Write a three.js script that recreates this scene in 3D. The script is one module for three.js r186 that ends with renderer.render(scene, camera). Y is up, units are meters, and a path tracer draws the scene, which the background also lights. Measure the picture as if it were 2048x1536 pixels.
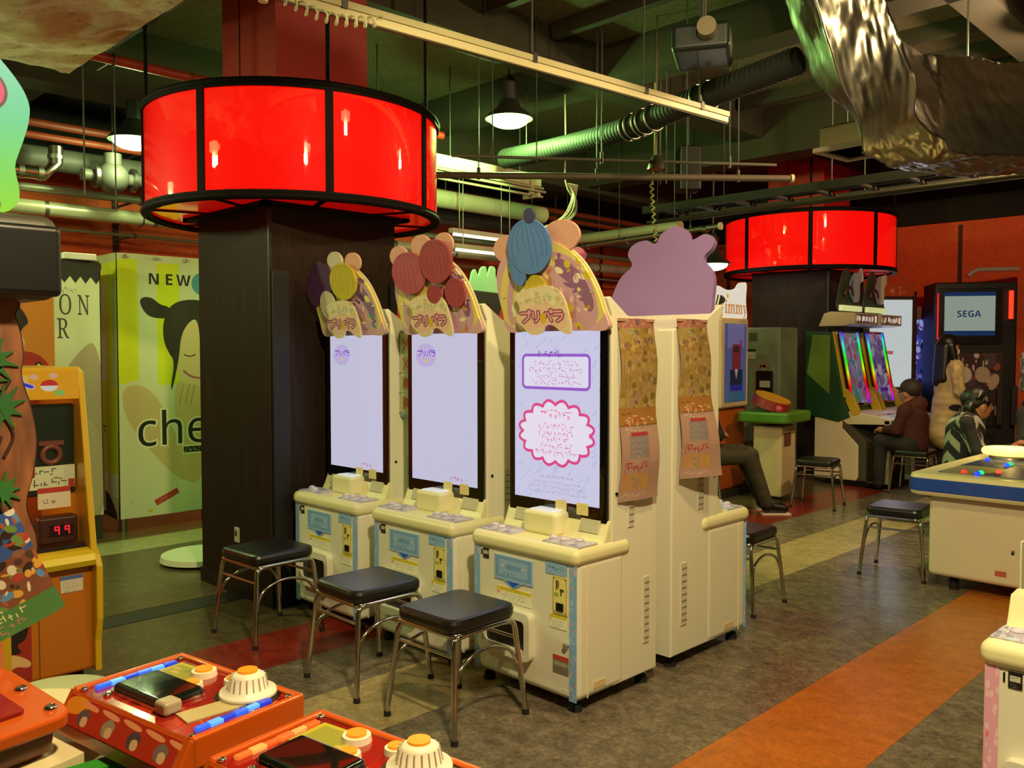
import * as THREE from 'three';
import { RoundedBoxGeometry } from 'three/addons/geometries/RoundedBoxGeometry.js';
import { mergeGeometries, mergeVertices } from 'three/addons/utils/BufferGeometryUtils.js';
import { MarchingCubes } from 'three/addons/objects/MarchingCubes.js';
import { RectAreaLightUniformsLib } from 'three/addons/lights/RectAreaLightUniformsLib.js';

RectAreaLightUniformsLib.init();
// ---------------------------------------------------------------- camera, exposure, room light
const scene = new THREE.Scene();
scene.background = new THREE.Color(0x000000);
const FOCAL = 1735, EYE = 1.45, HEADING = THREE.MathUtils.degToRad(44.8), PITCH = Math.atan((768 - 702) / FOCAL);
const camera = new THREE.PerspectiveCamera(THREE.MathUtils.radToDeg(2 * Math.atan(768 / FOCAL)), 2048 / 1536, 0.05, 60);
camera.position.set(0, EYE, 0);
camera.lookAt(Math.cos(HEADING) * Math.cos(PITCH), EYE - Math.sin(PITCH), -Math.sin(HEADING) * Math.cos(PITCH));
const renderer = new THREE.WebGLRenderer({ antialias: true });
renderer.toneMapping = THREE.LinearToneMapping;
renderer.toneMappingExposure = 0.62;
renderer.shadowMap.enabled = true;
// the hall's hanging lamps: position of the bulb, colour, candela (each is built as a fitting further down)
const LAMPS = [
  { at: [5.25, 3.42, -5.25], color: 0xb4ff86, cd: 30, lit: 'hanging bell lamp glowing greenish white above the purple scalloped board', seen: true },
  { at: [0.05, 3.0, -4.45], color: 0xd4ff96, cd: 6, lit: 'hanging bell lamp over the jungle game corner' },
  { at: [3.05, 3.5, -1.0], color: 0xffe09c, cd: 16, lit: 'hanging bell lamp over the orange floor stripe' },
  { at: [6.75, 3.56, -1.5], color: 0xffd69e, cd: 50, lit: 'hanging bell lamp beside the silver foil duct' },
  { at: [2.86, 3.15, -7.12], color: 0xe0ffae, cd: 7, lit: 'hanging bell lamp between the wall pipes behind the big red drum' },
  { at: [0.5, 2.75, -6.3], color: 0xeaffb4, cd: 13, lit: 'hanging bell lamp above the photo booths' },
  { at: [0.9, 3.45, -0.3], color: 0xffe8ac, cd: 62, lit: 'hanging bell lamp behind the game consoles' },
  { at: [8.8, 2.46, -5.46], color: 0xf6ffe8, cd: 1.6, lit: 'hanging bell lamp near the far orange wall' },
];

// ---------------------------------------------------------------- helpers
let seed = 7;
const rnd = () => { seed = (seed * 1664525 + 1013904223) >>> 0; return seed / 4294967296; };
const V = (x, y, z) => new THREE.Vector3(x, y, z);
const used = new Map();
const numbered = (n) => { const k = used.get(n) ?? 0; used.set(n, k + 1); return k ? n + '_' + String(k).padStart(3, '0') : n; };
const M = (color, rough = 0.6, extra = {}) => new THREE.MeshPhysicalMaterial({ color, roughness: rough, ...extra });
const metal = (color, rough = 0.25) => M(color, rough, { metalness: 1 });
function canvas(w, h, draw) {
  const c = document.createElement('canvas'); c.width = w; c.height = h;
  const g = c.getContext('2d'); draw(g, w, h);
  const t = new THREE.CanvasTexture(c); t.colorSpace = THREE.SRGBColorSpace; t.magFilter = THREE.LinearFilter; return t;
}
function print(w, h, draw, rough = 0.45, extra = {}) { const m = M(0xffffff, rough, { map: canvas(w, h, draw), ...extra }); m.userData.print = true; return m; }
function glow(w, h, draw, k = 1, rough = 0.2) {
  const t = canvas(w, h, draw), m = M(0x050505, rough, { emissive: 0xffffff, emissiveMap: t, emissiveIntensity: k }); m.userData.print = true; return m;
}
const emit = (c, k, base = 0x111111, rough = 0.3) => M(base, rough, { emissive: c, emissiveIntensity: k });
function noiseTex(size, f, srgb = true) {
  const d = new Uint8Array(size * size * 4);
  for (let y = 0; y < size; y++) for (let x = 0; x < size; x++) { const c = f(x, y), o = (y * size + x) * 4; d[o] = c[0]; d[o + 1] = c[1]; d[o + 2] = c[2]; d[o + 3] = 255; }
  const t = new THREE.DataTexture(d, size, size); t.wrapS = t.wrapT = THREE.RepeatWrapping; t.magFilter = THREE.LinearFilter;
  if (srgb) t.colorSpace = THREE.SRGBColorSpace; t.needsUpdate = true; return t;
}
// smooth periodic value noise
function valueNoise(n) { const a = Float32Array.from({ length: n * n }, rnd); return (x, y) => {
  const xi = Math.floor(x), yi = Math.floor(y), fx = x - xi, fy = y - yi, s = fx * fx * (3 - 2 * fx), t = fy * fy * (3 - 2 * fy), q = (i, j) => a[(((j % n) + n) % n) * n + (((i % n) + n) % n)];
  return (q(xi, yi) * (1 - s) + q(xi + 1, yi) * s) * (1 - t) + (q(xi, yi + 1) * (1 - s) + q(xi + 1, yi + 1) * s) * t; }; }
function metreUV(g) {
  const p = g.attributes.position, n = g.attributes.normal, uv = new Float32Array(p.count * 2);
  for (let i = 0; i < p.count; i++) {
    const ax = Math.abs(n.getX(i)), ay = Math.abs(n.getY(i)), az = Math.abs(n.getZ(i));
    const [u, v] = ay >= ax && ay >= az ? [p.getX(i), p.getZ(i)] : ax >= az ? [p.getZ(i), p.getY(i)] : [p.getX(i), p.getY(i)];
    uv[2 * i] = u; uv[2 * i + 1] = v;
  }
  g.setAttribute('uv', new THREE.BufferAttribute(uv, 2)); return g;
}
function fitUV(g) {   // print stretched over the outline in x and y
  g.computeBoundingBox(); const b = g.boundingBox, p = g.attributes.position, uv = new Float32Array(p.count * 2);
  for (let i = 0; i < p.count; i++) { uv[2 * i] = (p.getX(i) - b.min.x) / (b.max.x - b.min.x); uv[2 * i + 1] = (p.getY(i) - b.min.y) / (b.max.y - b.min.y); }
  g.setAttribute('uv', new THREE.BufferAttribute(uv, 2)); return g;
}
const clean = (g) => { let q = g.index ? g.toNonIndexed() : g; for (const k of Object.keys(q.attributes)) if (!['position', 'normal', 'uv'].includes(k)) q.deleteAttribute(k); if (!q.attributes.normal) q.computeVertexNormals(); if (!q.attributes.uv) metreUV(q); return q; };
const join = (list) => { const a = [].concat(list).map(clean); return a.length === 1 ? a[0] : mergeGeometries(a); };
function part(name, geo, material, parent, label) {
  let g = Array.isArray(geo) ? join(geo) : geo;
  if (material.map && !material.userData.print) g = metreUV(g.index ? g.toNonIndexed() : g);
  const o = new THREE.Mesh(g, material); o.name = parent === scene ? numbered(name) : name; o.castShadow = o.receiveShadow = true;
  if (label) o.userData.label = label;
  parent.add(o); return o;
}
function thing(name, label, category, at = [0, 0, 0], turn = 0, group) {
  const o = new THREE.Group(); o.name = numbered(name); o.position.set(...at); o.rotation.y = turn; o.userData = { label, category };
  if (group) o.userData.group = group;
  scene.add(o); return o;
}
function single(name, label, category, geo, material, group) { const o = part(name, geo, material, scene); Object.assign(o.userData, { label, category }, group ? { group } : {}); return o; }
function struct(name, geo, material) { const o = part(name, geo, material, scene); o.name = name; o.userData.kind = 'structure'; return o; }
function copyOf(src, at, turn, label, group) {
  const r = src.clone(); r.name = numbered(src.name.replace(/_\d{3}$/, '')); r.position.set(...at); r.rotation.y = turn; r.userData = { ...src.userData, label };
  if (group) r.userData.group = group;
  scene.add(r); return r;
}
const box = (w, h, d, x = 0, y = 0, z = 0) => new THREE.BoxGeometry(w, h, d).translate(x, y, z);
const rbox = (w, h, d, r, x = 0, y = 0, z = 0, s = 2) => new RoundedBoxGeometry(w, h, d, s, Math.min(r, w / 2.01, h / 2.01, d / 2.01)).translate(x, y, z);
const cyl = (r0, r1, h, x = 0, y = 0, z = 0, s = 24) => new THREE.CylinderGeometry(r0, r1, h, s).translate(x, y, z);
const ball = (r, x = 0, y = 0, z = 0, s = 20) => new THREE.SphereGeometry(r, s, Math.ceil(s * 0.7)).translate(x, y, z);
function rod(a, b, r, s = 12, r2 = r) {
  const p = V(...a), q = V(...b), d = q.clone().sub(p), g = new THREE.CylinderGeometry(r2, r, d.length(), s);
  return g.applyQuaternion(new THREE.Quaternion().setFromUnitVectors(V(0, 1, 0), d.clone().normalize())).translate(...p.add(q).multiplyScalar(0.5).toArray());
}
const tube = (pts, r, n = 48, s = 8, tension = 0.5) => new THREE.TubeGeometry(new THREE.CatmullRomCurve3(pts.map((p) => V(...p)), false, 'catmullrom', tension), n, r, s);
function bent(pts, bend, r, s = 10) {   // straight runs with rounded corners
  const path = new THREE.CurvePath(); let last = V(...pts[0]);
  for (let i = 1; i < pts.length - 1; i++) {
    const c = V(...pts[i]), a = c.clone().add(V(...pts[i - 1]).sub(c).setLength(bend)), b = c.clone().add(V(...pts[i + 1]).sub(c).setLength(bend));
    path.add(new THREE.LineCurve3(last, a)); path.add(new THREE.QuadraticBezierCurve3(a, c, b)); last = b;
  }
  path.add(new THREE.LineCurve3(last, V(...pts[pts.length - 1])));
  return new THREE.TubeGeometry(path, pts.length * 14, r, s);
}
const poly = (pts) => { const s = new THREE.Shape(); pts.forEach(([x, y], i) => (i ? s.lineTo(x, y) : s.moveTo(x, y))); s.closePath(); return s; };
function smooth(pts, closed = true) { const c = new THREE.CatmullRomCurve3(pts.map(([x, y]) => V(x, y, 0)), closed, 'catmullrom', 0.5); return new THREE.Shape(c.getPoints(pts.length * 8).map((p) => new THREE.Vector2(p.x, p.y))); }
const ext = (shape, depth, bevel = 0, seg = 12) => new THREE.ExtrudeGeometry(shape, { depth: depth - 2 * bevel, bevelEnabled: bevel > 0, bevelSize: bevel, bevelThickness: bevel, bevelOffset: -bevel, bevelSegments: 2, curveSegments: seg }).translate(0, 0, bevel);
// a side profile of [z, y] points drawn out along x from -w/2 to w/2
const profile = (pts, w, bevel = 0) => ext(poly(pts.map(([z, y]) => [-z, y])), w, bevel).rotateY(Math.PI / 2).translate(-w / 2, 0, 0);
const ring = (w, h, hw, hh, d, r = 0.01) => { const s = roundRect(w, h, r), q = roundRect(hw, hh, r * 0.7); s.holes.push(q); return ext(s, d); };
function roundRect(w, h, r) { const s = new THREE.Shape(), x = -w / 2, y = -h / 2; s.moveTo(x + r, y); s.lineTo(x + w - r, y); s.quadraticCurveTo(x + w, y, x + w, y + r); s.lineTo(x + w, y + h - r); s.quadraticCurveTo(x + w, y + h, x + w - r, y + h); s.lineTo(x + r, y + h); s.quadraticCurveTo(x, y + h, x, y + h - r); s.lineTo(x, y + r); s.quadraticCurveTo(x, y, x + r, y); return s; }
// Japanese letters as pen strokes on a 10 x 10 grid
const KANA = {
  fu: [[[1, 2], [9, 2], [8, 6], [3, 9.5]]], ri: [[[2.5, 1.5], [2.5, 6]], [[7.5, 1.2], [7.5, 5.5], [6, 8], [4, 9.5]]], ha: [[[4, 2.5], [3, 6], [1, 9]], [[6, 2.5], [7.5, 6], [9, 9]]],
  ra: [[[2, 1.5], [8, 1.5]], [[1, 4], [9, 4], [8, 7], [4, 9.5]]], ke: [[[3.5, 1], [2.5, 3.5], [1, 5.5]], [[2.5, 3.5], [9, 3.5]], [[6.3, 3.5], [6, 6.5], [3.5, 9.5]]],
  tsu: [[[2, 4.5], [2.8, 6.3]], [[4.6, 4], [5.4, 5.8]], [[8.3, 4], [7.6, 7], [4.5, 9.3]]], to: [[[3.5, 1], [3.5, 9.5]], [[3.5, 4], [8, 6.3]]],
  ta: [[[1, 3], [6, 3]], [[3.6, 1], [1.5, 9]], [[5.5, 5], [9, 5]], [[5, 8], [6, 9], [9.3, 9]]], se: [[[1, 4], [9, 3.5]], [[7, 1.5], [7, 6.5], [6, 6.8]], [[3, 2], [3, 8], [4, 9], [8.5, 9]]],
  dots: [[[8, 0.6], [8.6, 1.8]], [[9.2, 0.2], [9.8, 1.4]]], bang: [[[5, 1], [5, 6.5]], [[5, 8.6], [5, 9]]],
};
function kana(g, word, x, y, s, color, width, edge, edgeWidth) {
  for (const pass of edge ? [0, 1] : [1]) {
    g.lineCap = g.lineJoin = 'round'; g.strokeStyle = pass ? color : edge; g.lineWidth = pass ? width : edgeWidth;
    word.split(' ').forEach((w, i) => w.split('+').forEach((k) => {
      if (k === 'o') { g.beginPath(); g.arc(x + i * s * 1.02 + s * 0.93, y + s * 0.12, s * 0.1, 0, 7); g.stroke(); return; }
      for (const st of KANA[k]) { g.beginPath(); st.forEach(([a, b], j) => g[j ? 'lineTo' : 'moveTo'](x + i * s * 1.02 + a * s / 10, y + b * s / 10)); g.stroke(); }
    }));
  }
}
function tinyText(g, x, y, w, lines, size, color, gap = 1.6, centre = false) {   // rows of print too small to read in the photograph
  g.strokeStyle = color; g.lineWidth = Math.max(1, size * 0.12);
  for (let l = 0; l < lines; l++) {
    const len = w * (0.65 + 0.35 * rnd()), n = Math.floor(len / size), x0 = centre ? x + (w - n * size) / 2 : x;
    for (let i = 0; i < n; i++) for (let k = 0; k < 3; k++) { g.beginPath(); const ax = x0 + i * size + rnd() * size * 0.8, ay = y + l * size * gap + rnd() * size * 0.85; g.moveTo(ax, ay); if (rnd() < 0.5) g.lineTo(ax + size * (0.3 + 0.4 * rnd()), ay); else g.lineTo(ax, ay + size * (0.3 + 0.4 * rnd())); g.stroke(); }
  }
}
const blobs = (g, w, h, n, colors, r0, r1) => { for (let i = 0; i < n; i++) { g.fillStyle = colors[Math.floor(rnd() * colors.length)]; g.beginPath(); g.ellipse(rnd() * w, rnd() * h, r0 + rnd() * (r1 - r0), r0 + rnd() * (r1 - r0), rnd() * 3, 0, 7); g.fill(); } };
const arrow = (g, pts, fill) => { g.fillStyle = fill; g.beginPath(); pts.forEach(([x, y], i) => g[i ? 'lineTo' : 'moveTo'](x, y)); g.closePath(); g.fill(); };
function curveFill(g, pts, fill) { g.fillStyle = fill; g.beginPath(); const n = pts.length; for (let i = 0; i < n; i++) { const [ax, ay] = pts[i], [bx, by] = pts[(i + 1) % n]; if (!i) g.moveTo((ax + bx) / 2, (ay + by) / 2); else g.quadraticCurveTo(ax, ay, (ax + bx) / 2, (ay + by) / 2); } g.quadraticCurveTo(pts[0][0], pts[0][1], (pts[0][0] + pts[1][0]) / 2, (pts[0][1] + pts[1][1]) / 2); g.fill(); }

// ---------------------------------------------------------------- materials
const vn = valueNoise(64), vn2 = valueNoise(64);
const speckle = (base, amp, tint = 0) => noiseTex(512, (x, y) => {
  const n = (vn(x / 8, y / 8) - 0.5) * 0.5 + (vn2(x / 24, y / 24) - 0.5) * 0.5 + (rnd() - 0.5) * 0.55 + (vn(x / 3, y / 3) - 0.5) * 0.5, k = 1 + n * amp;
  return base.map((c, i) => Math.max(0, Math.min(255, c * (k + (i - 1) * tint * n))));
});
const floorMat = (rgb, amp = 0.5) => M(0xffffff, 0.27, { map: speckle(rgb, amp), specularIntensity: 0.7 });
const FLOOR = { grey: floorMat([108, 96, 82]), beige: floorMat([160, 142, 102], 0.28), red: floorMat([126, 40, 28], 0.3), orange: floorMat([178, 102, 40], 0.2), green: floorMat([86, 76, 52], 0.3), dark: M(0x14120e, 0.5), pale: floorMat([150, 148, 104], 0.2) };
const woodTex = noiseTex(512, (x, y) => {
  const line = vn(x / 3, y / 96) * 0.6 + vn2(x / 1.5, y / 64) * 0.4, broad = vn(x / 24, y / 128), k = 0.62 + 0.55 * line * (0.6 + 0.6 * broad);
  return [42 * k, 28 * k, 17 * k];
});
const woodMat = M(0xffffff, 0.62, { map: woodTex, specularIntensity: 0.4 });
const wallTex = noiseTex(256, (x, y) => { const k = 0.93 + 0.1 * vn(x / 8, y / 8) + 0.05 * (rnd() - 0.5); return [222 * k, 84 * k, 36 * k]; });
const orangeWall = M(0xffffff, 0.75, { map: wallTex });
const ceilTex = noiseTex(256, (x, y) => { const k = 0.8 + 0.3 * vn(x / 4, y / 4) + 0.15 * (rnd() - 0.5); return [96 * k, 86 * k, 64 * k]; });
const ceilMat = M(0xffffff, 0.9, { map: ceilTex });
const white = M(0xe9e4d2, 0.32, { clearcoat: 0.25, clearcoatRoughness: 0.2 }), cream = M(0xe9e2b4, 0.35), offGrey = M(0xcfcab8, 0.45);
const black = M(0x0b0b0c, 0.35), blackGloss = M(0x060607, 0.08, { clearcoat: 1 }), rubber = M(0x141414, 0.8), darkGrey = M(0x33322f, 0.5);
const chrome = metal(0xcfccc6, 0.12), steel = metal(0x9a988f, 0.35), galv = metal(0xa3a394, 0.4);
// ---------------------------------------------------------------- the room
const R = { x0: -3.4, x1: 13, z0: -8.5, z1: 3.2, top: 4 };
const floor = struct('floor', box(R.x1 - R.x0 + 0.4, 0.12, R.z1 - R.z0 + 0.4, (R.x0 + R.x1) / 2, -0.072, (R.z0 + R.z1) / 2), FLOOR.dark);
// inlaid runs of vinyl, each from one z to the next
for (const [name, za, zb, m] of [['grey_run', R.z1, -1.22, 'grey'], ['orange_stripe', -1.22, -1.7, 'orange'], ['grey_run', -1.7, -2.66, 'grey'], ['beige_stripe', -2.66, -3.12, 'beige'], ['grey_run', -3.12, -3.55, 'grey'], ['red_stripe', -3.55, -4.0, 'red'],
  ['grey_run', -4.0, -4.66, 'green'], ['threshold_strip', -4.67, -4.86, 'dark'], ['grey_run', -4.87, -6.35, 'green'], ['pale_stripe', -6.35, -6.78, 'pale'], ['grey_run', -6.78, R.z0, 'green']])
  part(name, box(R.x1 - R.x0, 0.012, za - zb - 0.001, (R.x0 + R.x1) / 2, -0.006, (za + zb) / 2), FLOOR[m], floor);
const wl = struct('wall_left', box(R.x1 - R.x0 + 0.4, R.top + 0.2, 0.15, (R.x0 + R.x1) / 2, R.top / 2, R.z0 - 0.075), orangeWall);
const wb = struct('wall_back', box(0.15, R.top + 0.2, R.z1 - R.z0 + 0.4, R.x1 + 0.075, R.top / 2, (R.z0 + R.z1) / 2), orangeWall);
const dim = M(0x2a2620, 0.85);
struct('wall_right', box(R.x1 - R.x0 + 0.4, R.top + 0.2, 0.15, (R.x0 + R.x1) / 2, R.top / 2, R.z1 + 0.075), dim);
struct('wall_front', box(0.15, R.top + 0.2, R.z1 - R.z0 + 0.4, R.x0 - 0.075, R.top / 2, (R.z0 + R.z1) / 2), dim);
// panel joints on the orange walls: narrow cover strips
const strip = M(0x4a1a0c, 0.7);
for (let x = 1.4; x < 12.6; x += 1.82) part('cover_strip', box(0.05, 3.2, 0.02, x, 1.6, R.z0 + 0.01), strip, wl);
for (let z = -7.76; z < 3; z += 1.82) part('cover_strip', box(0.02, 3.2, 0.05, R.x1 - 0.01, 1.6, z), strip, wb);
const ceiling = struct('ceiling', box(R.x1 - R.x0 + 0.4, 0.15, R.z1 - R.z0 + 0.4, (R.x0 + R.x1) / 2, R.top + 0.075, (R.z0 + R.z1) / 2), ceilMat);
const beamMat = M(0x2c2819, 0.9);
for (const [x, w, d] of [[2.25, 0.28, 0.45], [5.9, 0.3, 0.3], [8.6, 0.35, 0.5], [11.6, 0.3, 0.45]]) part('cross_beam', box(w, d, R.z1 - R.z0 - 0.02, x, R.top - d / 2, (R.z0 + R.z1) / 2), beamMat, ceiling);
for (const [z, w, d] of [[-4.8, 0.3, 0.3], [-7.2, 0.3, 0.55], [-1.9, 0.24, 0.3], [0.9, 0.3, 0.4]]) part('long_beam', box(R.x1 - R.x0 - 0.02, d, w, (R.x0 + R.x1) / 2, R.top - d / 2, z), beamMat, ceiling);
// ceiling joists between the beams
for (let x = 3.0; x < 8.9; x += 0.7) if (Math.abs(x - 5.9) > 0.25) part('joist', box(0.07, 0.12, 2.5, x, R.top - 0.06, -3.35), beamMat, ceiling);
// dark soffit band above the orange wall
struct('trim_1', box(R.x1 - R.x0, 0.75, 0.06, (R.x0 + R.x1) / 2, R.top - 0.375, R.z0 + 0.03), M(0x17140f, 0.9));
struct('trim_2', box(0.06, 0.75, R.z1 - R.z0 - 0.1, R.x1 - 0.03, R.top - 0.375, (R.z0 + R.z1) / 2), M(0x17140f, 0.9));

// ---------------------------------------------------------------- pillars with red drum lamps
const redPaint = M(0x8a1406, 0.6);
function pillar(cx, cz, label, s = 0.865, drumBase = 2.3) {
  const t = thing('wood_pillar', label, 'pillar', [cx, 0, cz]), core = s * 0.73;
  part('wood_cladding', box(s, drumBase, s, 0, drumBase / 2, 0), woodMat, t);
  part('corner_bead', box(0.018, drumBase, 0.018, -s / 2, drumBase / 2, s / 2), M(0x1a120b, 0.4), t);
  part('plinth', box(s + 0.02, 0.09, s + 0.02, 0, 0.0455, 0), M(0x0c0a08, 0.5), t);
  part('cable_duct', box(0.1, 1.9, 0.03, -s / 2 + 0.05, 0.95, s / 2 + 0.015), M(0x0a0908, 0.6), t);
  part('cable_duct', box(0.05, 1.85, 0.03, s / 2 - 0.03, 0.925, s / 2 + 0.015), M(0x0a0908, 0.6), t);
  part('painted_column', box(core, R.top - drumBase, core, 0, (R.top + drumBase) / 2 - 0.001, 0), redPaint, t);
  part('column_joint', box(0.006, R.top - drumBase - 0.02, 0.008, -core / 2 - 0.002, (R.top + drumBase) / 2, -0.1), strip, t);
  return t;
}
const drumRed = M(0x5a0503, 0.5, { specularIntensity: 0.1, emissive: 0xff0a06, emissiveIntensity: 1.5, clearcoat: 1, clearcoatRoughness: 0.02 });
const drumUnder = M(0x7a1008, 0.3, { emissive: 0xff0a05, emissiveIntensity: 0.8, clearcoat: 1, clearcoatRoughness: 0.05 });
const drumFrame = M(0x0c0504, 0.7, { specularIntensity: 0.25 });
function arcPanel(r, th, a0, a1, y0, y1) {
  const s = new THREE.Shape(); s.absarc(0, 0, r, a0, a1, false); s.absarc(0, 0, r - th, a1, a0, true); s.closePath();
  return new THREE.ExtrudeGeometry(s, { depth: y1 - y0, bevelEnabled: false, curveSegments: 20 }).rotateX(-Math.PI / 2).translate(0, y0, 0);
}
function drumLamp(cx, cz, y0, y1, first, label, r = 0.885) {
  const t = thing('drum_lamp', label, 'lamp', [cx, 0, cz]), n = 8, step = 2 * Math.PI / n;
  for (let i = 0; i < n; i++) {
    const a = first + i * step;
    part('red_panel', arcPanel(r - 0.012, 0.01, a + 0.02, a + step - 0.02, y0 + 0.02, y1 - 0.02), drumRed, t);
    part('mullion', arcPanel(r, 0.035, a - 0.024, a + 0.024, y0, y1), drumFrame, t);
    part('underside_panel', arcPanel(r - 0.04, r - 0.515, a + 0.03, a + step - 0.03, y0 + 0.008, y0 + 0.018), drumUnder, t);
    part('spoke', box(r - 0.445, 0.022, 0.03, r / 2 + 0.2225 - 0.015, 0, 0).rotateY(a).translate(0, y0 + 0.012, 0), drumFrame, t);
    const l = new THREE.RectAreaLight(0xff1a0a, 0.04, 0.55, y1 - y0 - 0.06), m = a + step / 2; l.position.set(Math.cos(m) * (r + 0.02), (y0 + y1) / 2, -Math.sin(m) * (r + 0.02)); l.lookAt(cx + Math.cos(m) * 5, (y0 + y1) / 2, cz - Math.sin(m) * 5);
    t.add(l); l.lookAt(cx + Math.cos(m) * 5, (y0 + y1) / 2, cz - Math.sin(m) * 5); l.name = 'panel_light';
  }
  const tor = (R0, rr, y) => new THREE.TorusGeometry(R0, rr, 8, 96).rotateX(Math.PI / 2).translate(0, y, 0);
  part('rim', [tor(r - 0.01, 0.022, y0), arcPanel(r + 0.004, 0.05, 0, Math.PI * 2, y0 - 0.012, y0 + 0.03)], drumFrame, t);
  part('rim', [tor(r - 0.01, 0.02, y1), arcPanel(r + 0.004, 0.05, 0, Math.PI * 2, y1 - 0.03, y1 + 0.012)], drumFrame, t);
  part('inner_collar', [box(1.0, 0.05, 0.05, 0, y0 + 0.01, 0.475), box(1.0, 0.05, 0.05, 0, y0 + 0.01, -0.475), box(0.05, 0.05, 1, 0.475, y0 + 0.01, 0), box(0.05, 0.05, 1, -0.475, y0 + 0.01, 0)], drumFrame, t);
  for (let i = 0; i < 4; i++) { const a = first + i * Math.PI / 2; part('hanger_rod', rod([Math.cos(a) * (r - 0.03), y1, -Math.sin(a) * (r - 0.03)], [Math.cos(a) * (r - 0.03), R.top, -Math.sin(a) * (r - 0.03)], 0.012, 8), drumFrame, t); }
  return t;
}
const P1 = [2.915, -4.79], P2 = [10.28, -5.02];
{ const p = pillar(...P1, 'square dark wood pillar carrying the bigger red drum, beside the row of white machines'), s = part('wall_socket', rbox(0.012, 0.09, 0.05, 0.004, -0.438, 0.36, 0.03), M(0xb8b49c, 0.5), p); part('socket_slot', box(0.004, 0.03, 0.02, -0.445, 0.37, 0.03), darkGrey, s); }
pillar(...P2, 'square dark wood pillar carrying the smaller red drum, beside the green sided machines', 0.98, 2.44);
// a mullion stands a little right of the line from drum to camera
const toCam = (p) => Math.atan2(p[1], -p[0]);
drumLamp(...P1, 2.265, 2.86, toCam(P1) + 0.2, 'large glossy red drum lamp around the pillar behind the white machines');
drumLamp(...P2, 2.4, 3.06, toCam(P2) + 0.02, 'red drum lamp around the pillar above the green sided machines', 1.01);
// ---------------------------------------------------------------- white dress-up game machines
const trimPrint = (a, b, dots) => print(64, 512, (g, w, h) => { g.fillStyle = a; g.fillRect(0, 0, w, h); for (let i = 0; i < 46; i++) { g.fillStyle = i % 6 ? b : dots[i % dots.length]; g.beginPath(); g.arc(rnd() * w, rnd() * h, 3 + rnd() * 8, 0, 7); g.fill(); } });
const blueTrim = trimPrint('#8ab2e6', '#a8c8f0', ['#e8a0a8', '#ece39a', '#c08fd0']), pinkTrim = trimPrint('#e6a6c4', '#f0c6d8', ['#e07a98', '#b8dfe0', '#f6e2ea']);
const signPrint = print(256, 256, (g, w, h) => {
  g.fillStyle = '#98bcec'; g.fillRect(0, 0, w, h); g.strokeStyle = '#4a88cc'; g.lineWidth = 5; g.strokeRect(14, 14, w - 28, h * 0.62); g.strokeRect(26, 26, w - 52, h * 0.62 - 24);
  g.fillStyle = '#7aa6dc'; g.beginPath(); g.roundRect(74, 66, 108, 44, 12); g.fill(); tinyText(g, 82, 74, 92, 1, 24, '#3a6f84'); tinyText(g, 54, 124, 150, 1, 26, '#2f7f9e');
  g.fillStyle = '#f0c9a8'; for (const [x, y] of [[60, 80], [196, 80]]) { g.beginPath(); g.arc(x, y, 9, 0, 7); g.fill(); }
  arrow(g, [[80, 200], [176, 200], [128, 246]], '#1c60d8');
});
const warnPrint = print(96, 128, (g, w, h) => { g.fillStyle = '#17181c'; g.fillRect(0, 0, w, h); g.fillStyle = '#c9c6b8'; g.fillRect(12, 30, w - 24, 46); tinyText(g, 16, 36, 64, 2, 18, '#17181c'); tinyText(g, 12, 90, 72, 2, 12, '#c9c6b8'); });
const howPrint = print(256, 96, (g, w, h) => { g.fillStyle = '#f2eed8'; g.fillRect(0, 0, w, h); g.fillStyle = '#e4cf3c'; g.fillRect(0, 0, w, 26); tinyText(g, 20, 4, 210, 1, 18, '#8a6f12'); g.fillStyle = '#e9a79a'; g.fillRect(0, 30, 26, 20); tinyText(g, 34, 36, 205, 3, 16, '#8d8a78', 1.25); });
const coinPrint = print(96, 192, (g, w, h) => { g.fillStyle = '#efe08c'; g.fillRect(0, 0, w, h); g.strokeStyle = '#8c7a30'; g.lineWidth = 3; g.strokeRect(4, 4, w - 8, h - 8); g.fillStyle = '#55501f'; g.fillRect(38, 20, 6, 34); arrow(g, [[48, 60], [76, 60], [76, 74], [62, 74], [62, 96], [54, 96]], '#4a4418'); g.fillStyle = '#a7b548'; g.fillRect(10, 82, 30, 22); for (const [x, y] of [[10, 10], [86, 10], [10, 182], [86, 182]]) { g.fillStyle = '#6d6130'; g.beginPath(); g.arc(x, y, 4, 0, 7); g.fill(); } });
const coinLabel = print(128, 64, (g, w, h) => { g.fillStyle = '#92b8ea'; g.fillRect(0, 0, w, h); tinyText(g, 14, 18, 100, 1, 24, '#2d6f8c'); });
const ratePrint = print(96, 128, (g, w, h) => { g.fillStyle = '#7e7a6a'; g.fillRect(0, 0, w, h); g.fillStyle = '#c4432e'; g.fillRect(0, 0, w, 32); g.fillStyle = '#a8a48f'; g.fillRect(6, 44, w - 12, 30); tinyText(g, 10, 84, 74, 3, 12, '#4a473c'); });
const padPrint = print(256, 96, (g, w, h) => { g.fillStyle = '#b9b5c8'; g.fillRect(0, 0, w, h); blobs(g, w, h, 60, ['#d8d0ea', '#8f8aa6', '#cfc6dd', '#a5d0d6', '#e7c7d8'], 4, 18); tinyText(g, 20, 20, 200, 3, 16, '#6b6685'); });
const grilleFace = print(96, 64, (g, w, h) => { g.fillStyle = '#d9d3b4'; g.fillRect(0, 0, w, h); g.fillStyle = '#5d5a4c'; for (let y = 6; y < h; y += 7) for (let x = 6; x < w; x += 7) { g.beginPath(); g.arc(x, y, 2.1, 0, 7); g.fill(); } });
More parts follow.
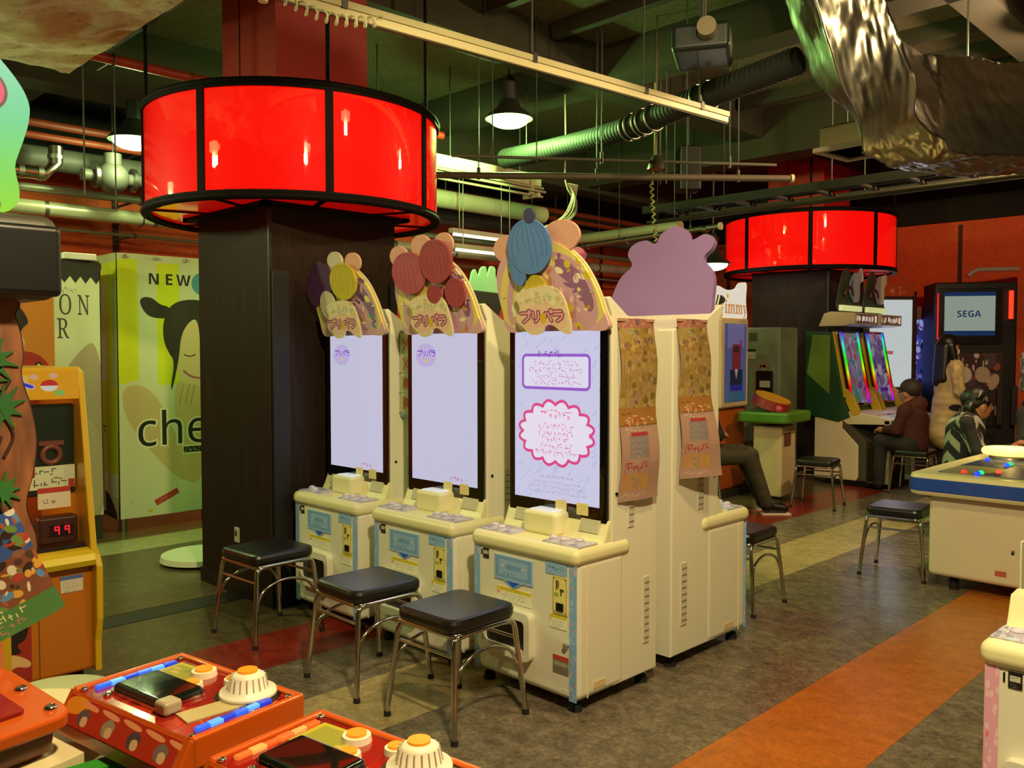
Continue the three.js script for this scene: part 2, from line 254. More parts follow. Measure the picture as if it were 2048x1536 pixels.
const stickerYellow = print(64, 64, (g, w, h) => { g.fillStyle = '#eadc9a'; g.fillRect(0, 0, w, h); tinyText(g, 6, 10, 52, 4, 11, '#b98a3a'); });
const tinyMark = print(128, 40, (g, w, h) => { g.fillStyle = '#e4decb'; g.fillRect(0, 0, w, h); tinyText(g, 10, 8, 104, 1, 22, '#807a68'); });
const sideMark = print(128, 64, (g, w, h) => { g.fillStyle = '#e2c99a'; g.fillRect(0, 0, w, h); tinyText(g, 8, 8, 110, 3, 16, '#c48b3c'); });
const LOGO = 'fu+o ri ha+o ra';
const screenIdle = glow(384, 576, (g, w, h) => {
  g.fillStyle = '#cdcbe4'; g.fillRect(0, 0, w, h);
  g.fillStyle = '#c3b4e2'; g.beginPath(); g.ellipse(88, 84, 62, 46, 0, 0, 7); g.fill(); kana(g, LOGO, 34, 62, 28, '#7d4fc0', 5, '#ded2f4', 10); g.fillStyle = '#e6cf4a'; g.beginPath(); g.arc(90, 104, 7, 0, 7); g.fill();
  tinyText(g, 230, 545, 110, 1, 15, '#d04a78');
}, 1.4);
const screenText = glow(512, 768, (g, w, h) => {
  g.fillStyle = '#d2d0ec'; g.fillRect(0, 0, w, h);
  g.strokeStyle = '#bcc0e6'; g.lineWidth = 5; for (let i = 0; i < 90; i++) { const x = rnd() * w, y = rnd() * h; g.beginPath(); g.moveTo(x, y + 14); g.lineTo(x + 26, y - 10); g.stroke(); }
  g.fillStyle = '#e6e2f6'; g.strokeStyle = '#9a5fd0'; g.lineWidth = 13; g.beginPath(); g.roundRect(52, 108, 404, 150, 22); g.fill(); g.stroke(); tinyText(g, 150, 84, 210, 1, 30, '#7a46b8');
  tinyText(g, 84, 134, 340, 4, 22, '#d985b8', 1.3, true);
  const cloud = new Path2D(), cx = 256, cy = 460, N = 16; for (let i = 0; i < N; i++) { const a = i / N * 6.2832, x = cx + Math.cos(a) * 205, y = cy + Math.sin(a) * 128, b = (i + 1) / N * 6.2832, mx = cx + Math.cos((a + b) / 2) * 258, my = cy + Math.sin((a + b) / 2) * 172, x2 = cx + Math.cos(b) * 205, y2 = cy + Math.sin(b) * 128; if (!i) cloud.moveTo(x, y); cloud.quadraticCurveTo(mx, my, x2, y2); }
  cloud.closePath(); g.strokeStyle = '#e24a8c'; g.lineWidth = 13; g.fillStyle = '#ece4f6'; g.fill(cloud); g.stroke(cloud);
  tinyText(g, 128, 356, 256, 1, 28, '#e0568c', 1.3, true); tinyText(g, 110, 416, 292, 5, 24, '#d97ab0', 1.25, true);
  tinyText(g, 150, 650, 220, 1, 16, '#8f90b4', 1.3, true); tinyText(g, 60, 680, 400, 3, 14, '#9a9abc', 1.5, true);
}, 1.45);
function topPrint(hues) { return print(512, 384, (g, w, h) => {
  g.fillStyle = '#d8a9b4'; g.fillRect(0, 0, w, h);
  curveFill(g, [[0, h], [10, 180], [90, 40], [256, 0], [420, 50], [500, 180], [w, h]], '#e6d277'); curveFill(g, [[34, h + 20], [44, 190], [120, 70], [256, 36], [390, 80], [470, 190], [480, h + 20]], '#cfa0b6');
  curveFill(g, [[80, h], [70, 210], [150, 100], [250, 130], [200, 260], [160, h]], '#e2cf6a'); curveFill(g, [[300, 60], [420, 140], [470, 280], [430, 320], [400, 220], [290, 130]], hues[2]);
  for (let i = 0; i < 90; i++) { g.fillStyle = [...hues, '#f0e3c8', '#e9c8cf', '#f0dc86'][i % (hues.length + 3)]; g.beginPath(); g.ellipse(60 + rnd() * 400, 70 + rnd() * 300, 4 + rnd() * 22, 4 + rnd() * 12, rnd() * 3, 0, 7); g.fill(); }
  g.strokeStyle = '#a77a92'; g.lineWidth = 3; for (let i = 0; i < 26; i++) { g.beginPath(); const x = 90 + rnd() * 330, y = 100 + rnd() * 230; g.moveTo(x, y); g.quadraticCurveTo(x + 30 * (rnd() - 0.5), y + 24, x + 40 * (rnd() - 0.5), y + 52); g.stroke(); }
}, 0.5); }
const logoPrint = print(384, 320, (g, w, h) => {
  g.fillStyle = '#e9d7b4'; g.fillRect(0, 0, w, h); blobs(g, w, 130, 40, ['#d7c08a', '#efe2c4', '#c9d2b2', '#e4c3b4'], 6, 22); tinyText(g, 70, 66, 240, 1, 34, '#94ac94');
  curveFill(g, [[16, 150], [190, 110], [370, 150], [360, 300], [200, 260], [30, 310]], '#f0c6b2'); kana(g, LOGO, 28, 158, 78, '#d8718e', 15, '#7b4b78', 28); kana(g, LOGO, 28, 158, 78, '#f1b9b2', 8);
  g.fillStyle = '#e3b52e'; g.beginPath(); g.ellipse(196, 212, 22, 34, 0, 0, 7); g.fill();
});
const logoShape = smooth([[-0.15, 0.17], [0, 0.205], [0.1, 0.17], [0.135, 0.06], [0.135, -0.03], [0.09, -0.025], [0.04, 0.01], [0, 0.005], [-0.03, -0.03], [-0.09, -0.035], [-0.13, 0.0], [-0.165, 0.04], [-0.14, 0.1]]);
const domePrint = (c, c2) => print(128, 128, (g, w, h) => { g.fillStyle = c; g.fillRect(0, 0, w, h); g.strokeStyle = c2; g.globalAlpha = 0.45; g.lineWidth = 5; for (let i = 0; i < 9; i++) { g.beginPath(); g.moveTo(64 + (i - 4) * 5, 6); g.quadraticCurveTo(64 + (i - 4) * 22, 40, 64 + (i - 4) * 15 + rnd() * 8, 60 + rnd() * 66); g.stroke(); } });
const archShape = smooth([[-0.262, 0], [-0.285, 0.1], [-0.3, 0.2], [-0.292, 0.3], [-0.24, 0.38], [-0.13, 0.43], [0, 0.445], [0.1, 0.41], [0.19, 0.33], [0.25, 0.22], [0.285, 0.1], [0.297, 0], [0.15, -0.003], [-0.12, -0.003]]);
const scallop = smooth([[-0.27, 0], [-0.285, 0.1], [-0.27, 0.2], [-0.21, 0.265], [-0.245, 0.31], [-0.25, 0.35], [-0.2, 0.375], [-0.13, 0.355], [-0.1, 0.4], [-0.03, 0.425], [0.04, 0.4], [0.07, 0.355], [0.13, 0.375], [0.2, 0.36], [0.225, 0.315], [0.19, 0.26], [0.25, 0.2], [0.285, 0.1], [0.29, 0], [0.1, -0.004], [-0.1, -0.004]]);
const cardEdge = M(0xd9c9a4, 0.6), cardBack = M(0x8c6cac, 0.7);
const ventSlat = box(0.045, 0.006, 0.012), ventBack = M(0x8f8b7c, 0.6);
function gameMachine(o) {
  const t = thing('dress_up_game_machine', o.label, 'game machine', o.at, o.turn, o.group), trim = o.pink ? pinkTrim : blueTrim;
  part('base_cabinet', rbox(0.6, 0.57, 0.31, 0.035, 0, 0.335, 0.115, 4), white, t);
  part('counter', rbox(0.62, 0.072, 0.36, 0.032, 0, 0.632, 0.107, 4), cream, t);
  part('console', profile([[0.1, 0.66], [0.085, 0.69], [0.06, 0.75], [0.0, 0.755], [0.0, 0.66]], 0.585, 0.008), cream, t);
  const reader = part('card_reader', rbox(0.19, 0.1, 0.11, 0.018, -0.02, 0.715, 0.1), cream, t);
  part('lit_window', rbox(0.13, 0.008, 0.07, 0.003, -0.02, 0.766, 0.1), emit(0xeaf2ff, 0.55, 0xc8d0d8), reader);
  for (const s of [-1, 1]) part('speaker_grille', box(0.105, 0.055, 0.004).rotateX(-0.36).translate(s * 0.19 + 0.01, 0.722, 0.076), grilleFace, t);
  for (const s of [-1, 1]) part('play_pad', rbox(0.2, 0.008, 0.12, 0.003, s * 0.19, 0.67, 0.19), padPrint, t);
  const jewel = M(0xd6cfe6, 0.06, { clearcoat: 1 });
  for (const [x, z] of [[-0.235, 0.2], [-0.175, 0.22], [0.13, 0.22], [0.19, 0.22], [0.245, 0.19]]) part('button', [cyl(0.021, 0.023, 0.012, x, 0.678, z, 20), new THREE.SphereGeometry(0.019, 18, 8, 0, 7, 0, 1.4).scale(1, 0.7, 1).translate(x, 0.683, z)], jewel, t);
  const towerPts = [[-0.27, 0.06], [0.03, 0.06], [0.05, 0.7], [0.05, 1.595], [0.085, 1.665], [0.06, 1.672], [-0.05, 1.6], [-0.262, 1.55], [-0.27, 1.54]];
  const tw = o.low ? 0.5 : 0.592;
  part('tower', profile(towerPts, tw, 0.006), white, t);
  part('bezel', rbox(tw - 0.027, 0.86, 0.02, 0.006, 0, 1.155, 0.055), blackGloss, t);
  const sc = part('screen', box(o.low ? 0.42 : 0.488, 0.735, 0.006, 0, 1.168, 0.064), o.screen, t);
  if (o.screen !== screenIdle || o.front) { const l = new THREE.RectAreaLight(0xdcdcff, 0.5, 0.48, 0.73); l.name = 'screen_light'; l.position.set(0, 1.168, 0.075); l.rotation.y = Math.PI; t.add(l); }
  for (const x of [0.035, 0.155]) part('notice_sticker', box(0.062, 0.05, 0.003, x, 0.785, 0.0685), stickerYellow, t);
  const f = 0.2715;
  part('warning_sticker', box(0.034, 0.045, 0.003, -0.22, 0.572, f), warnPrint, t);
  part('slot_mark', box(0.005, 0.025, 0.003, -0.247, 0.575, f), black, t);
  part('sign_plate', fitUV(ext(poly([[-0.112, 0.05], [0.112, 0.05], [0.112, -0.055], [0.055, -0.055], [0, -0.085], [-0.055, -0.055], [-0.112, -0.055]]), 0.004).translate(-0.052, 0.53, f - 0.001)), signPrint, t);
  part('instruction_sticker', box(0.2, 0.062, 0.003, -0.05, 0.415, f), howPrint, t);
  part('coin_label', box(0.115, 0.05, 0.003, 0.19, 0.575, f), coinLabel, t);
  const cp = part('coin_panel', box(0.075, 0.15, 0.006, 0.213, 0.47, f + 0.002), coinPrint, t);
  part('coin_return', box(0.036, 0.032, 0.012, 0.215, 0.425, f + 0.004), black, cp); part('coin_slot', box(0.006, 0.036, 0.01, 0.2, 0.515, f + 0.004), steel, cp);
  part('coin_note', box(0.09, 0.055, 0.003, 0.2, 0.362, f), howPrint, t);
  part('lock', [cyl(0.011, 0.013, 0.014, 0, 0, 0, 16).rotateX(Math.PI / 2).translate(0.246, 0.275, f + 0.006)], chrome, t);
  part('rating_plate', box(0.082, 0.072, 0.003, 0.215, 0.19, f), ratePrint, t);
  part('maker_mark', box(0.045, 0.018, 0.002, 0.235, 0.085, f), tinyMark, t);
  const tray = part('prize_tray', ring(0.31, 0.2, 0.25, 0.13, 0.04, 0.03).translate(-0.085, 0.265, f - 0.006), white, t);
  part('tray_opening', box(0.27, 0.15, 0.012, -0.085, 0.265, f), black, tray);
  for (const s of [-1, 1]) part('printed_trim', box(0.036, 0.56, 0.005, s * 0.277, 0.335, f - 0.003), trim, t);
  for (const s of [-1, 1]) {
    part('side_seam', box(0.003, 0.54, 0.006, s * 0.3005, 0.33, 0.205), cream, t);
    part('side_mark', box(0.003, 0.028, 0.075, s * 0.3005, 0.1, 0.13), sideMark, t);
    for (const [y0, n, z] of [[0.72, 5, -0.08], [0.2, 9, -0.19]]) { const v = part('vent', rbox(0.006, n * 0.03 + 0.02, 0.04, 0.002, s * 0.2975, y0 + n * 0.015, z), offGrey, t); for (let i = 0; i < n; i++) part('slat', ventSlat.clone().rotateY(Math.PI / 2).scale(0.22, 1, 0.7).translate(s * 0.301, y0 + 0.014 + i * 0.03, z), ventBack, v); }
    part('side_screw', cyl(0.007, 0.007, 0.006, 0, 0, 0, 12).rotateZ(Math.PI / 2).translate(s * 0.298, 0.86, 0.02), black, t);
  }
  part('back_channel', box(0.07, 1.35, 0.02, 0, 0.78, -0.272), offGrey, t);
  for (const [x, z] of [[-0.25, 0.22], [0.25, 0.22], [-0.25, -0.22], [0.25, -0.22]]) part('foot', [cyl(0.022, 0.028, 0.03, x, 0.015, z, 14), cyl(0.01, 0.01, 0.05, x, 0.045, z, 8)], rubber, t);
  if (o.low) return t;
  // the cardboard sign that leans forward over the screen
  const lean = (g) => (o.scallop ? g.scale(1.06, 1.12, 1).rotateX(0.2).translate(0.02, 1.6, 0.0) : g.scale(1, 0.86, 1).rotateX(0.17).translate(0.012, 1.54, 0.09));
  const faceMat = o.scallop ? cardBack : o.top;
  const board = part('topper_board', lean(fitUV(ext(o.scallop ? scallop : archShape, 0.012))), faceMat, t);
  part('board_back', lean(ext(o.scallop ? scallop : archShape, 0.012).scale(1.012, 1.012, 1).translate(0, 0, -0.014)), o.backMat ?? (o.scallop ? cardBack : cardEdge), board);
  if (!o.scallop) {
    part('logo_plate', lean(fitUV(ext(logoShape, 0.01)).translate(-0.01, 0.02, 0.03)), logoPrint, board);
    part('logo_spacer', lean(box(0.06, 0.1, 0.03, 0, 0.08, 0.02)), cardEdge, board);
    for (const [x, y, rx, ry, mm, dz] of o.lobes) part('topper_lobe', lean(fitUV(ext(smooth(Array.from({ length: 10 }, (_, i) => [rx * Math.cos(i * 0.6283), ry * Math.sin(i * 0.6283)])), 0.011)).translate(x, y, dz)), mm, board);
  }
  for (const s of [-1, 1]) part('topper_bracket', [rod([s * 0.25, 1.6, 0.07], [s * 0.25, 1.72, 0.11], 0.012, 10), cyl(0.02, 0.02, 0.012, 0, 0, 0, 16).rotateX(1.3).translate(s * 0.25, 1.7, 0.118)], steel, t);
  return t;
}
const pinkEar = M(0xe0a594, 0.6), lobe = { purple: domePrint('#4e2a58', '#33183c'), yellow: domePrint('#cdb637', '#a58d22'), pink: domePrint('#b85468', '#8d3a50'), rose: domePrint('#a8404c', '#7e2c3a'), blue: domePrint('#5a86d0', '#4068a8'), pale: domePrint('#d8c7b4', '#b9a795') };
const XF = 2.85, row = 'white game machines standing back to back in the middle';
gameMachine({ at: [XF, 0, -3.98], turn: -Math.PI / 2, screen: screenIdle, front: true, top: topPrint(['#5b3a68', '#cdbb4c', '#8a6a94', '#5d8f8c']), group: row, label: 'white game machine beside the wood pillar, its sign with dark purple and yellow domes',
  lobes: [[-0.19, 0.36, 0.11, 0.12, lobe.purple, 0.02], [-0.28, 0.3, 0.06, 0.1, lobe.purple, 0.018], [0.03, 0.34, 0.12, 0.115, lobe.yellow, 0.026], [-0.06, 0.47, 0.07, 0.06, lobe.pale, -0.004], [0.1, 0.45, 0.07, 0.06, pinkEar, -0.006], [-0.15, 0.2, 0.07, 0.09, lobe.pale, 0.024]] });
gameMachine({ at: [XF, 0, -3.24], turn: -Math.PI / 2, screen: screenIdle, front: true, top: topPrint(['#a9566e', '#c87b84', '#8a5a78', '#d5a24f']), group: row, label: 'middle white game machine of the front row, its sign with two rose pink domes',
  lobes: [[-0.15, 0.35, 0.13, 0.12, lobe.pink, 0.02], [0.07, 0.4, 0.115, 0.12, lobe.rose, 0.028], [-0.24, 0.45, 0.07, 0.06, pinkEar, -0.004], [-0.06, 0.49, 0.075, 0.065, pinkEar, -0.006], [0.11, 0.49, 0.065, 0.06, pinkEar, -0.004], [0.17, 0.22, 0.07, 0.08, lobe.rose, 0.02], [0.03, 0.22, 0.05, 0.05, lobe.rose, 0.03]] });
gameMachine({ at: [XF, 0, -2.5], turn: -Math.PI / 2, screen: screenText, front: true, top: topPrint(['#8a5c94', '#d8bd3c', '#93638f', '#c98a3f']), group: row, label: 'white game machine with framed pink notices on its screen and a blue domed sign',
  lobes: [[-0.06, 0.42, 0.125, 0.135, lobe.blue, 0.024], [-0.14, 0.34, 0.05, 0.11, lobe.blue, 0.022], [-0.215, 0.42, 0.085, 0.07, pinkEar, -0.004], [0.1, 0.455, 0.1, 0.075, pinkEar, -0.006], [-0.035, 0.57, 0.03, 0.035, M(0x3a3566, 0.5), 0.028], [-0.05, 0.2, 0.06, 0.08, lobe.yellow, 0.02]] });
gameMachine({ at: [3.59, 0, -2.52], turn: Math.PI / 2, screen: screenIdle, scallop: true, group: row, label: 'white game machine seen from behind under the purple scalloped board' }).scale.z = 1.22;
gameMachine({ at: [3.56, 0, -3.3], turn: Math.PI / 2, screen: screenIdle, scallop: true, backMat: print(128, 128, (g, w, h) => { g.fillStyle = '#b8506a'; g.fillRect(0, 0, w, h); blobs(g, w, h, 24, ['#d88aa0', '#7e86b0', '#c23c4c', '#dcc0a0'], 6, 26); }), group: row, label: 'white game machine in the back row with a pink and red board, mostly hidden' });
gameMachine({ at: [2.835, 0, -0.435], turn: -Math.PI / 2, screen: screenIdle, front: true, pink: true, low: true, label: 'white game machine with pink printed trim next to the orange floor stripe' });

// leaflets hung on the machine sides, each a slightly curling sheet
const leafPrint = print(256, 768, (g, w, h) => {
  g.fillStyle = '#b89f56'; g.fillRect(0, 0, w, h * 0.5); blobs(g, w, h * 0.5, 150, ['#ab9248', '#c6b26c', '#9c8450', '#bca472', '#ccb884', '#8a7a44', '#b89a80'], 5, 24);
  g.fillStyle = '#bf7f74'; g.fillRect(0, 0, w, 40); tinyText(g, 20, 8, 210, 1, 26, '#e9d2c0'); tinyText(g, 50, 48, 150, 1, 36, '#6f9aa0'); tinyText(g, 40, 92, 180, 2, 34, '#a8664c', 1.1);
  blobs(g, w, h * 0.5, 14, ['#6b4a52', '#8c6a78', '#c9b48a'], 5, 18); g.strokeStyle = '#a4694c'; g.lineWidth = 2; for (let i = 0; i < 14; i++) { g.beginPath(); g.moveTo(20 + i * 17, 130); g.lineTo(14 + i * 17 + rnd() * 20, 330); g.stroke(); }
  g.fillStyle = '#b98440'; g.fillRect(0, h * 0.49, w, 74); tinyText(g, 14, h * 0.5 + 4, 80, 1, 24, '#5e4a63'); tinyText(g, 18, h * 0.5 + 26, 220, 1, 42, '#c05040'); tinyText(g, 18, h * 0.5 + 26, 220, 1, 40, '#f0d6bc');
  g.fillStyle = '#c2a09a'; g.fillRect(0, h * 0.59, w, h * 0.42); g.fillStyle = '#cfa8a0'; g.fillRect(180, h * 0.6, 70, 150); g.fillStyle = '#9c95a2'; g.fillRect(50, h * 0.645, 120, 92); tinyText(g, 60, h * 0.66, 100, 5, 14, '#c8c0c4');
  tinyText(g, 20, h * 0.6, 210, 1, 20, '#efe0cc'); g.fillStyle = '#c04050'; g.fillRect(60, h * 0.625, 110, 16); tinyText(g, 18, h * 0.79, 160, 1, 34, '#b83038'); tinyText(g, 18, h * 0.79, 160, 1, 30, '#c84048');
  g.fillStyle = '#d0a070'; g.fillRect(14, h * 0.85, 160, 70); tinyText(g, 64, h * 0.86, 100, 2, 28, '#6aa2ac', 1.1); g.fillStyle = '#ddb040'; g.fillRect(150, h * 0.87, 20, 40); tinyText(g, 18, h * 0.955, 150, 1, 18, '#efe2d8'); blobs(g, 60, 60, 1, ['#5a4a44'], 5, 9);
}, 0.6, { side: THREE.DoubleSide, color: 0xdcd4cc });
function leaflet(at, w, h, curl, label) {
  const g = new THREE.PlaneGeometry(w, h, 8, 40), p = g.attributes.position;
  for (let i = 0; i < p.count; i++) { const y = p.getY(i), v = (h / 2 - y) / h, x = p.getX(i); p.setZ(i, 0.006 + 0.016 * Math.sin(v * 6.3) ** 2 + curl * v * v * (0.3 + (x / w + 0.5)) + 0.006 * Math.cos(x / w * 5)); p.setX(i, x + 0.012 * Math.sin(v * 3)); }
  g.computeVertexNormals(); const q = thing('hanging_leaflet', label, 'leaflet', at, 0, 'printed leaflets hung on the machine sides');
  part('sheet', g, leafPrint, q); part('top_strip', box(w, 0.012, 0.008, 0, h / 2 - 0.006, 0.004), M(0xb98a7c, 0.5), q); return q;
}
leaflet([2.955, 1.205, -2.203], 0.25, 0.76, 0.02, 'long printed leaflet hung flat on the side of the machine with the framed notices');
leaflet([3.405, 1.235, -2.222], 0.245, 0.72, 0.07, 'long printed leaflet curling off the machine under the purple scalloped board');
// card rack on the side of the first machine
{ const q = thing('card_rack', 'pale blue card box with four crossed pictures on the side of a white machine', 'card rack', [2.925, 1.33, -3.62]);
  part('rack_box', rbox(0.14, 0.46, 0.115, 0.008), M(0x86a6c8, 0.4), q);
  part('picture_panel', box(0.003, 0.43, 0.098, -0.0715, 0, 0), print(96, 400, (g, w, h) => { g.fillStyle = '#b9bf90'; g.fillRect(0, 0, w, h); for (let i = 0; i < 4; i++) { const y = 20 + i * 96; g.fillStyle = '#a9a97c'; g.fillRect(14, y, w - 28, 72); if (i > 1) { g.fillStyle = '#7c5a48'; g.fillRect(24, y + 10, w - 48, 44); } g.strokeStyle = '#b85a3c'; g.lineWidth = 10; g.beginPath(); g.moveTo(22, y + 6); g.lineTo(w - 22, y + 66); g.moveTo(w - 22, y + 6); g.lineTo(22, y + 66); g.stroke(); } g.fillStyle = '#d9d04a'; g.fillRect(70, 44, 12, 26); }), q);
  for (let i = 0; i < 4; i++) part('card_pocket', box(0.006, 0.006, 0.1, -0.074, -0.2 + i * 0.105, 0), M(0x9fb8b0, 0.3), q);
}

// ---------------------------------------------------------------- black stools on chrome legs
function stool(at, turn, label) {
  const t = thing('padded_stool', label, 'stool', at, turn, 'black padded stools with chrome legs'), a = 0.15, b = 0.195;
  const shape = roundRect(0.36, 0.34, 0.06);
  part('seat', ext(shape, 0.055, 0.018, 8).rotateX(-Math.PI / 2).translate(0, 0.392, 0), M(0x121110, 0.34, { clearcoat: 0.3, clearcoatRoughness: 0.35 }), t);
  part('seat_frame', bent([[-a, 0.385, -a], [a, 0.385, -a], [a, 0.385, a], [-a, 0.385, a], [-a, 0.385, -a]].map(([x, y, z]) => [x * 1.06, y, z * 1.06]), 0.04, 0.011), chrome, t);
  for (const sx of [-1, 1]) for (const sz of [-1, 1]) {
    const leg = part('leg', bent([[sx * 0.09, 0.382, sz * a * 1.05], [sx * a * 1.08, 0.379, sz * a * 1.06], [sx * b, 0.012, sz * b]], 0.035, 0.0115), chrome, t);
    part('leg_tip', cyl(0.013, 0.015, 0.02, sx * b, 0.01, sz * b, 12), rubber, leg);
  }
  for (const s of [-1, 1]) part('arched_brace', tube([[-0.175, 0.2, s * 0.175], [-0.12, 0.275, s * 0.168], [0, 0.305, s * 0.165], [0.12, 0.275, s * 0.168], [0.175, 0.2, s * 0.175]], 0.0075, 24, 8), chrome, t);
  for (const s of [-1, 1]) part('straight_brace', rod([s * 0.165, 0.31, -0.165], [s * 0.165, 0.31, 0.165], 0.007), chrome, t);
  return t;
}
const st0 = stool([2.265, 0, -2.56], 0.03, 'black padded stool in front of the machine with framed pink notices');
copyOf(st0, [2.25, 0, -3.13], -0.02, 'black padded stool in front of the middle white machine');
copyOf(st0, [2.26, 0, -4.02], 0.05, 'black padded stool pulled up beside the wood pillar');
copyOf(st0, [5.78, 0, -2.17], 0.12, 'black padded stool beside the end of the blue edged game table');
copyOf(st0, [4.42, 0, -2.56], 0.05, 'black padded stool tucked behind the machine with the purple board');
copyOf(st0, [7.75, 0, -3.66], 0.2, 'black padded stool at the drum game with the lit white sign');
copyOf(st0, [10.55, 0, -3.25], 0.3, 'black padded stool in front of the green sided machines');
// ---------------------------------------------------------------- hanging lamps (each with its own light)
const bellMat = M(0x1c2019, 0.6);
for (const L of LAMPS) {
  const [x, y, z] = L.at, t = thing('bell_lamp', L.lit, 'lamp', [x, y, z], 0, 'hanging bell lamps');
  part('shade', new THREE.LatheGeometry([[0.05, 0.16], [0.075, 0.15], [0.1, 0.09], [0.17, 0.035], [0.2, 0.0], [0.205, -0.012], [0.198, -0.008], [0.165, 0.028], [0.095, 0.08], [0.05, 0.12]].map(([a, b]) => new THREE.Vector2(a, b)), 40), bellMat, t);
  part('lamp_holder', [cyl(0.055, 0.06, 0.16, 0, 0.23, 0), cyl(0.03, 0.05, 0.05, 0, 0.33, 0)], bellMat, t);
  part('bulb', new THREE.SphereGeometry(0.168, 28, 14).scale(1, 0.42, 1).translate(0, -0.012, 0), emit(L.color, L.seen ? 9 : 7, 0xffffff), t);
  part('hanger_rod', rod([0, 0.35, 0], [0, R.top - y, 0], 0.011, 8), darkGrey, t);
  if (y < 3.1 && x < 0.3) t.children[3].scale.y = 0.5;
  const p = new THREE.PointLight(L.color, L.cd); p.position.set(0, -0.07, 0); p.castShadow = true; p.shadow.radius = 5; p.name = 'bulb_light'; t.add(p);
}
// ---------------------------------------------------------------- pipes along the left wall
const zP = -7.85, hung = (x, y, z, r) => [rod([x, y + r * 0.2, z - r], [x, y + r * 0.2, z > -7 ? z - 0.3 : R.z0], Math.min(0.012, r * 0.8), 6), new THREE.TorusGeometry(r + 0.006, 0.006, 6, 24).rotateY(Math.PI / 2).translate(x, y, z)];
function pipe(name, label, y, z, r, m, x0 = R.x0 + 0.05, x1 = 12.6, hang = [1.2, 3.2, 6.0, 9.2]) {
  const t = thing(name, label, 'pipe'); part('pipe_run', rod([x0, y, z], [x1, y, z], r, 20), m, t);
  for (const x of hang) if (x > x0 && x < x1) part('pipe_hanger', hung(x, y, z, r), darkGrey, t);
  return t;
}
const lagging = M(0xc9c6a4, 0.35, { metalness: 0.35 }), rustRed = M(0x8a3418, 0.5), grime = M(0x55524a, 0.55);
const thick = pipe('lagged_pipe', 'thick pale lagged pipe along the orange wall', 2.63, zP, 0.062, lagging);
for (let x = -3; x < 12.5; x += 0.9) part('lagging_band', rod([x, 2.63, zP], [x + 0.03, 2.63, zP], 0.065, 20), galv, thick);
pipe('grey_pipe', 'slim grey pipe just above the thick pale lagged pipe', 2.79, zP, 0.034, M(0x8d8c78, 0.4, { metalness: 0.5 }));
pipe('conduit', 'thin grey conduit below the thick pale lagged pipe', 2.49, zP - 0.15, 0.014, M(0x77735f, 0.5));
pipe('red_pipe', 'lower rust red pipe near the wall top', 3.2, zP + 0.1, 0.03, rustRed);
pipe('red_pipe', 'upper rust red pipe near the wall top', 3.29, zP + 0.15, 0.034, M(0x7a2c16, 0.5));
pipe('round_duct', 'dark grey round duct along the wall top', 3.06, zP - 0.1, 0.1, grime, R.x0 + 0.1, 12.6, [1.2, 4.4, 8]);
pipe('sprinkler_pipe', 'glossy red sprinkler pipe under the dark beam', 3.4, -6.05, 0.034, M(0x8c2414, 0.35), R.x0 + 0.1, 5.2, [2.3, 3.4]);
{ const t = thing('elbow_duct', 'shiny silver elbow duct hanging in front of the orange wall', 'duct'), z = -7.6, x = 2.42;
  part('duct_run', bent([[R.x0 + 0.2, 2.87, z], [x, 2.87, z], [x, 3.1, z]], 0.085, 0.055, 20), metal(0xc8c4b0, 0.22), t);
  for (const [a, b] of [[[x - 0.28, 2.87, z], [x - 0.24, 2.87, z]], [[x - 0.14, 2.87, z], [x - 0.1, 2.87, z]], [[x, 3.0, z], [x, 3.03, z]]]) part('clamp_band', rod(a, b, 0.06, 20), galv, t); }
{ const t = thing('pipe_valve', 'grey flanged pipe valve left of the big red drum', 'valve', [2.85, 2.9, -7.55]);
  part('valve_body', [ball(0.13), rod([0, 0, 0], [0, 0.2, 0], 0.07, 16), rod([-0.25, 0, 0], [0.35, 0, 0], 0.05, 16)], grime, t); for (const a of [-0.16, 0.15]) part('flange', rod([a, 0, 0], [a + 0.03, 0, 0], 0.1, 20), steel, t);
  part('hanger_rod', rod([0, 0.2, 0], [0, R.top - 2.9, 0], 0.006, 6), darkGrey, t); }
// ---------------------------------------------------------------- overhead rails, trays and ducts
const railMat = M(0xb8ae86, 0.5);
{ const t = thing('lighting_rail', 'long pale lighting rail hung across the dark ceiling', 'rail'), a = [1.6, 3.0, -3.47], b = [5.2, 3.0, -3.13], d = V(b[0] - a[0], 0, b[2] - a[2]), len = d.length(), yaw = Math.atan2(-d.z, d.x), mid = [(a[0] + b[0]) / 2, 3.0, (a[2] + b[2]) / 2];
  const put = (g) => g.rotateY(yaw).translate(...mid);
  part('upper_channel', put(box(len, 0.032, 0.05, 0, 0.036, 0)), railMat, t); part('rail_body', put(rbox(len, 0.04, 0.036, 0.006, 0, 0, 0)), M(0xd0c498, 0.45), t); part('rail_slot', put(box(len, 0.006, 0.014, 0, -0.0215, 0)), darkGrey, t);
  for (const u of [-0.3, 0.02, 0.27, 0.42]) { const br = part('hanger', put(box(0.03, 0.05, 0.058, u * len, 0.04, 0)), darkGrey, t); part('hanger_rod', rod([mid[0] + d.x * u, 3.06, mid[2] + d.z * u], [mid[0] + d.x * u, R.top, mid[2] + d.z * u], 0.006, 6), darkGrey, br); }
  const coil = []; for (let i = 0; i <= 140; i++) { const u = i / 140; coil.push([1.95 + u * 0.55, 3.0 + Math.cos(u * 70) * 0.024 - 0.05 * Math.sin(u * 3.1), -3.405 + u * 0.05 + Math.sin(u * 70) * 0.024]); }
  part('coiled_cable', tube(coil, 0.005, 420, 6), M(0xd8d0ac, 0.5), t); part('socket_plug', [rbox(0.06, 0.05, 0.05, 0.01, 1.93, 3.0, -3.42), cyl(0.02, 0.02, 0.04, 1.93, 2.965, -3.42)], M(0xcfc8a8, 0.5), t); }
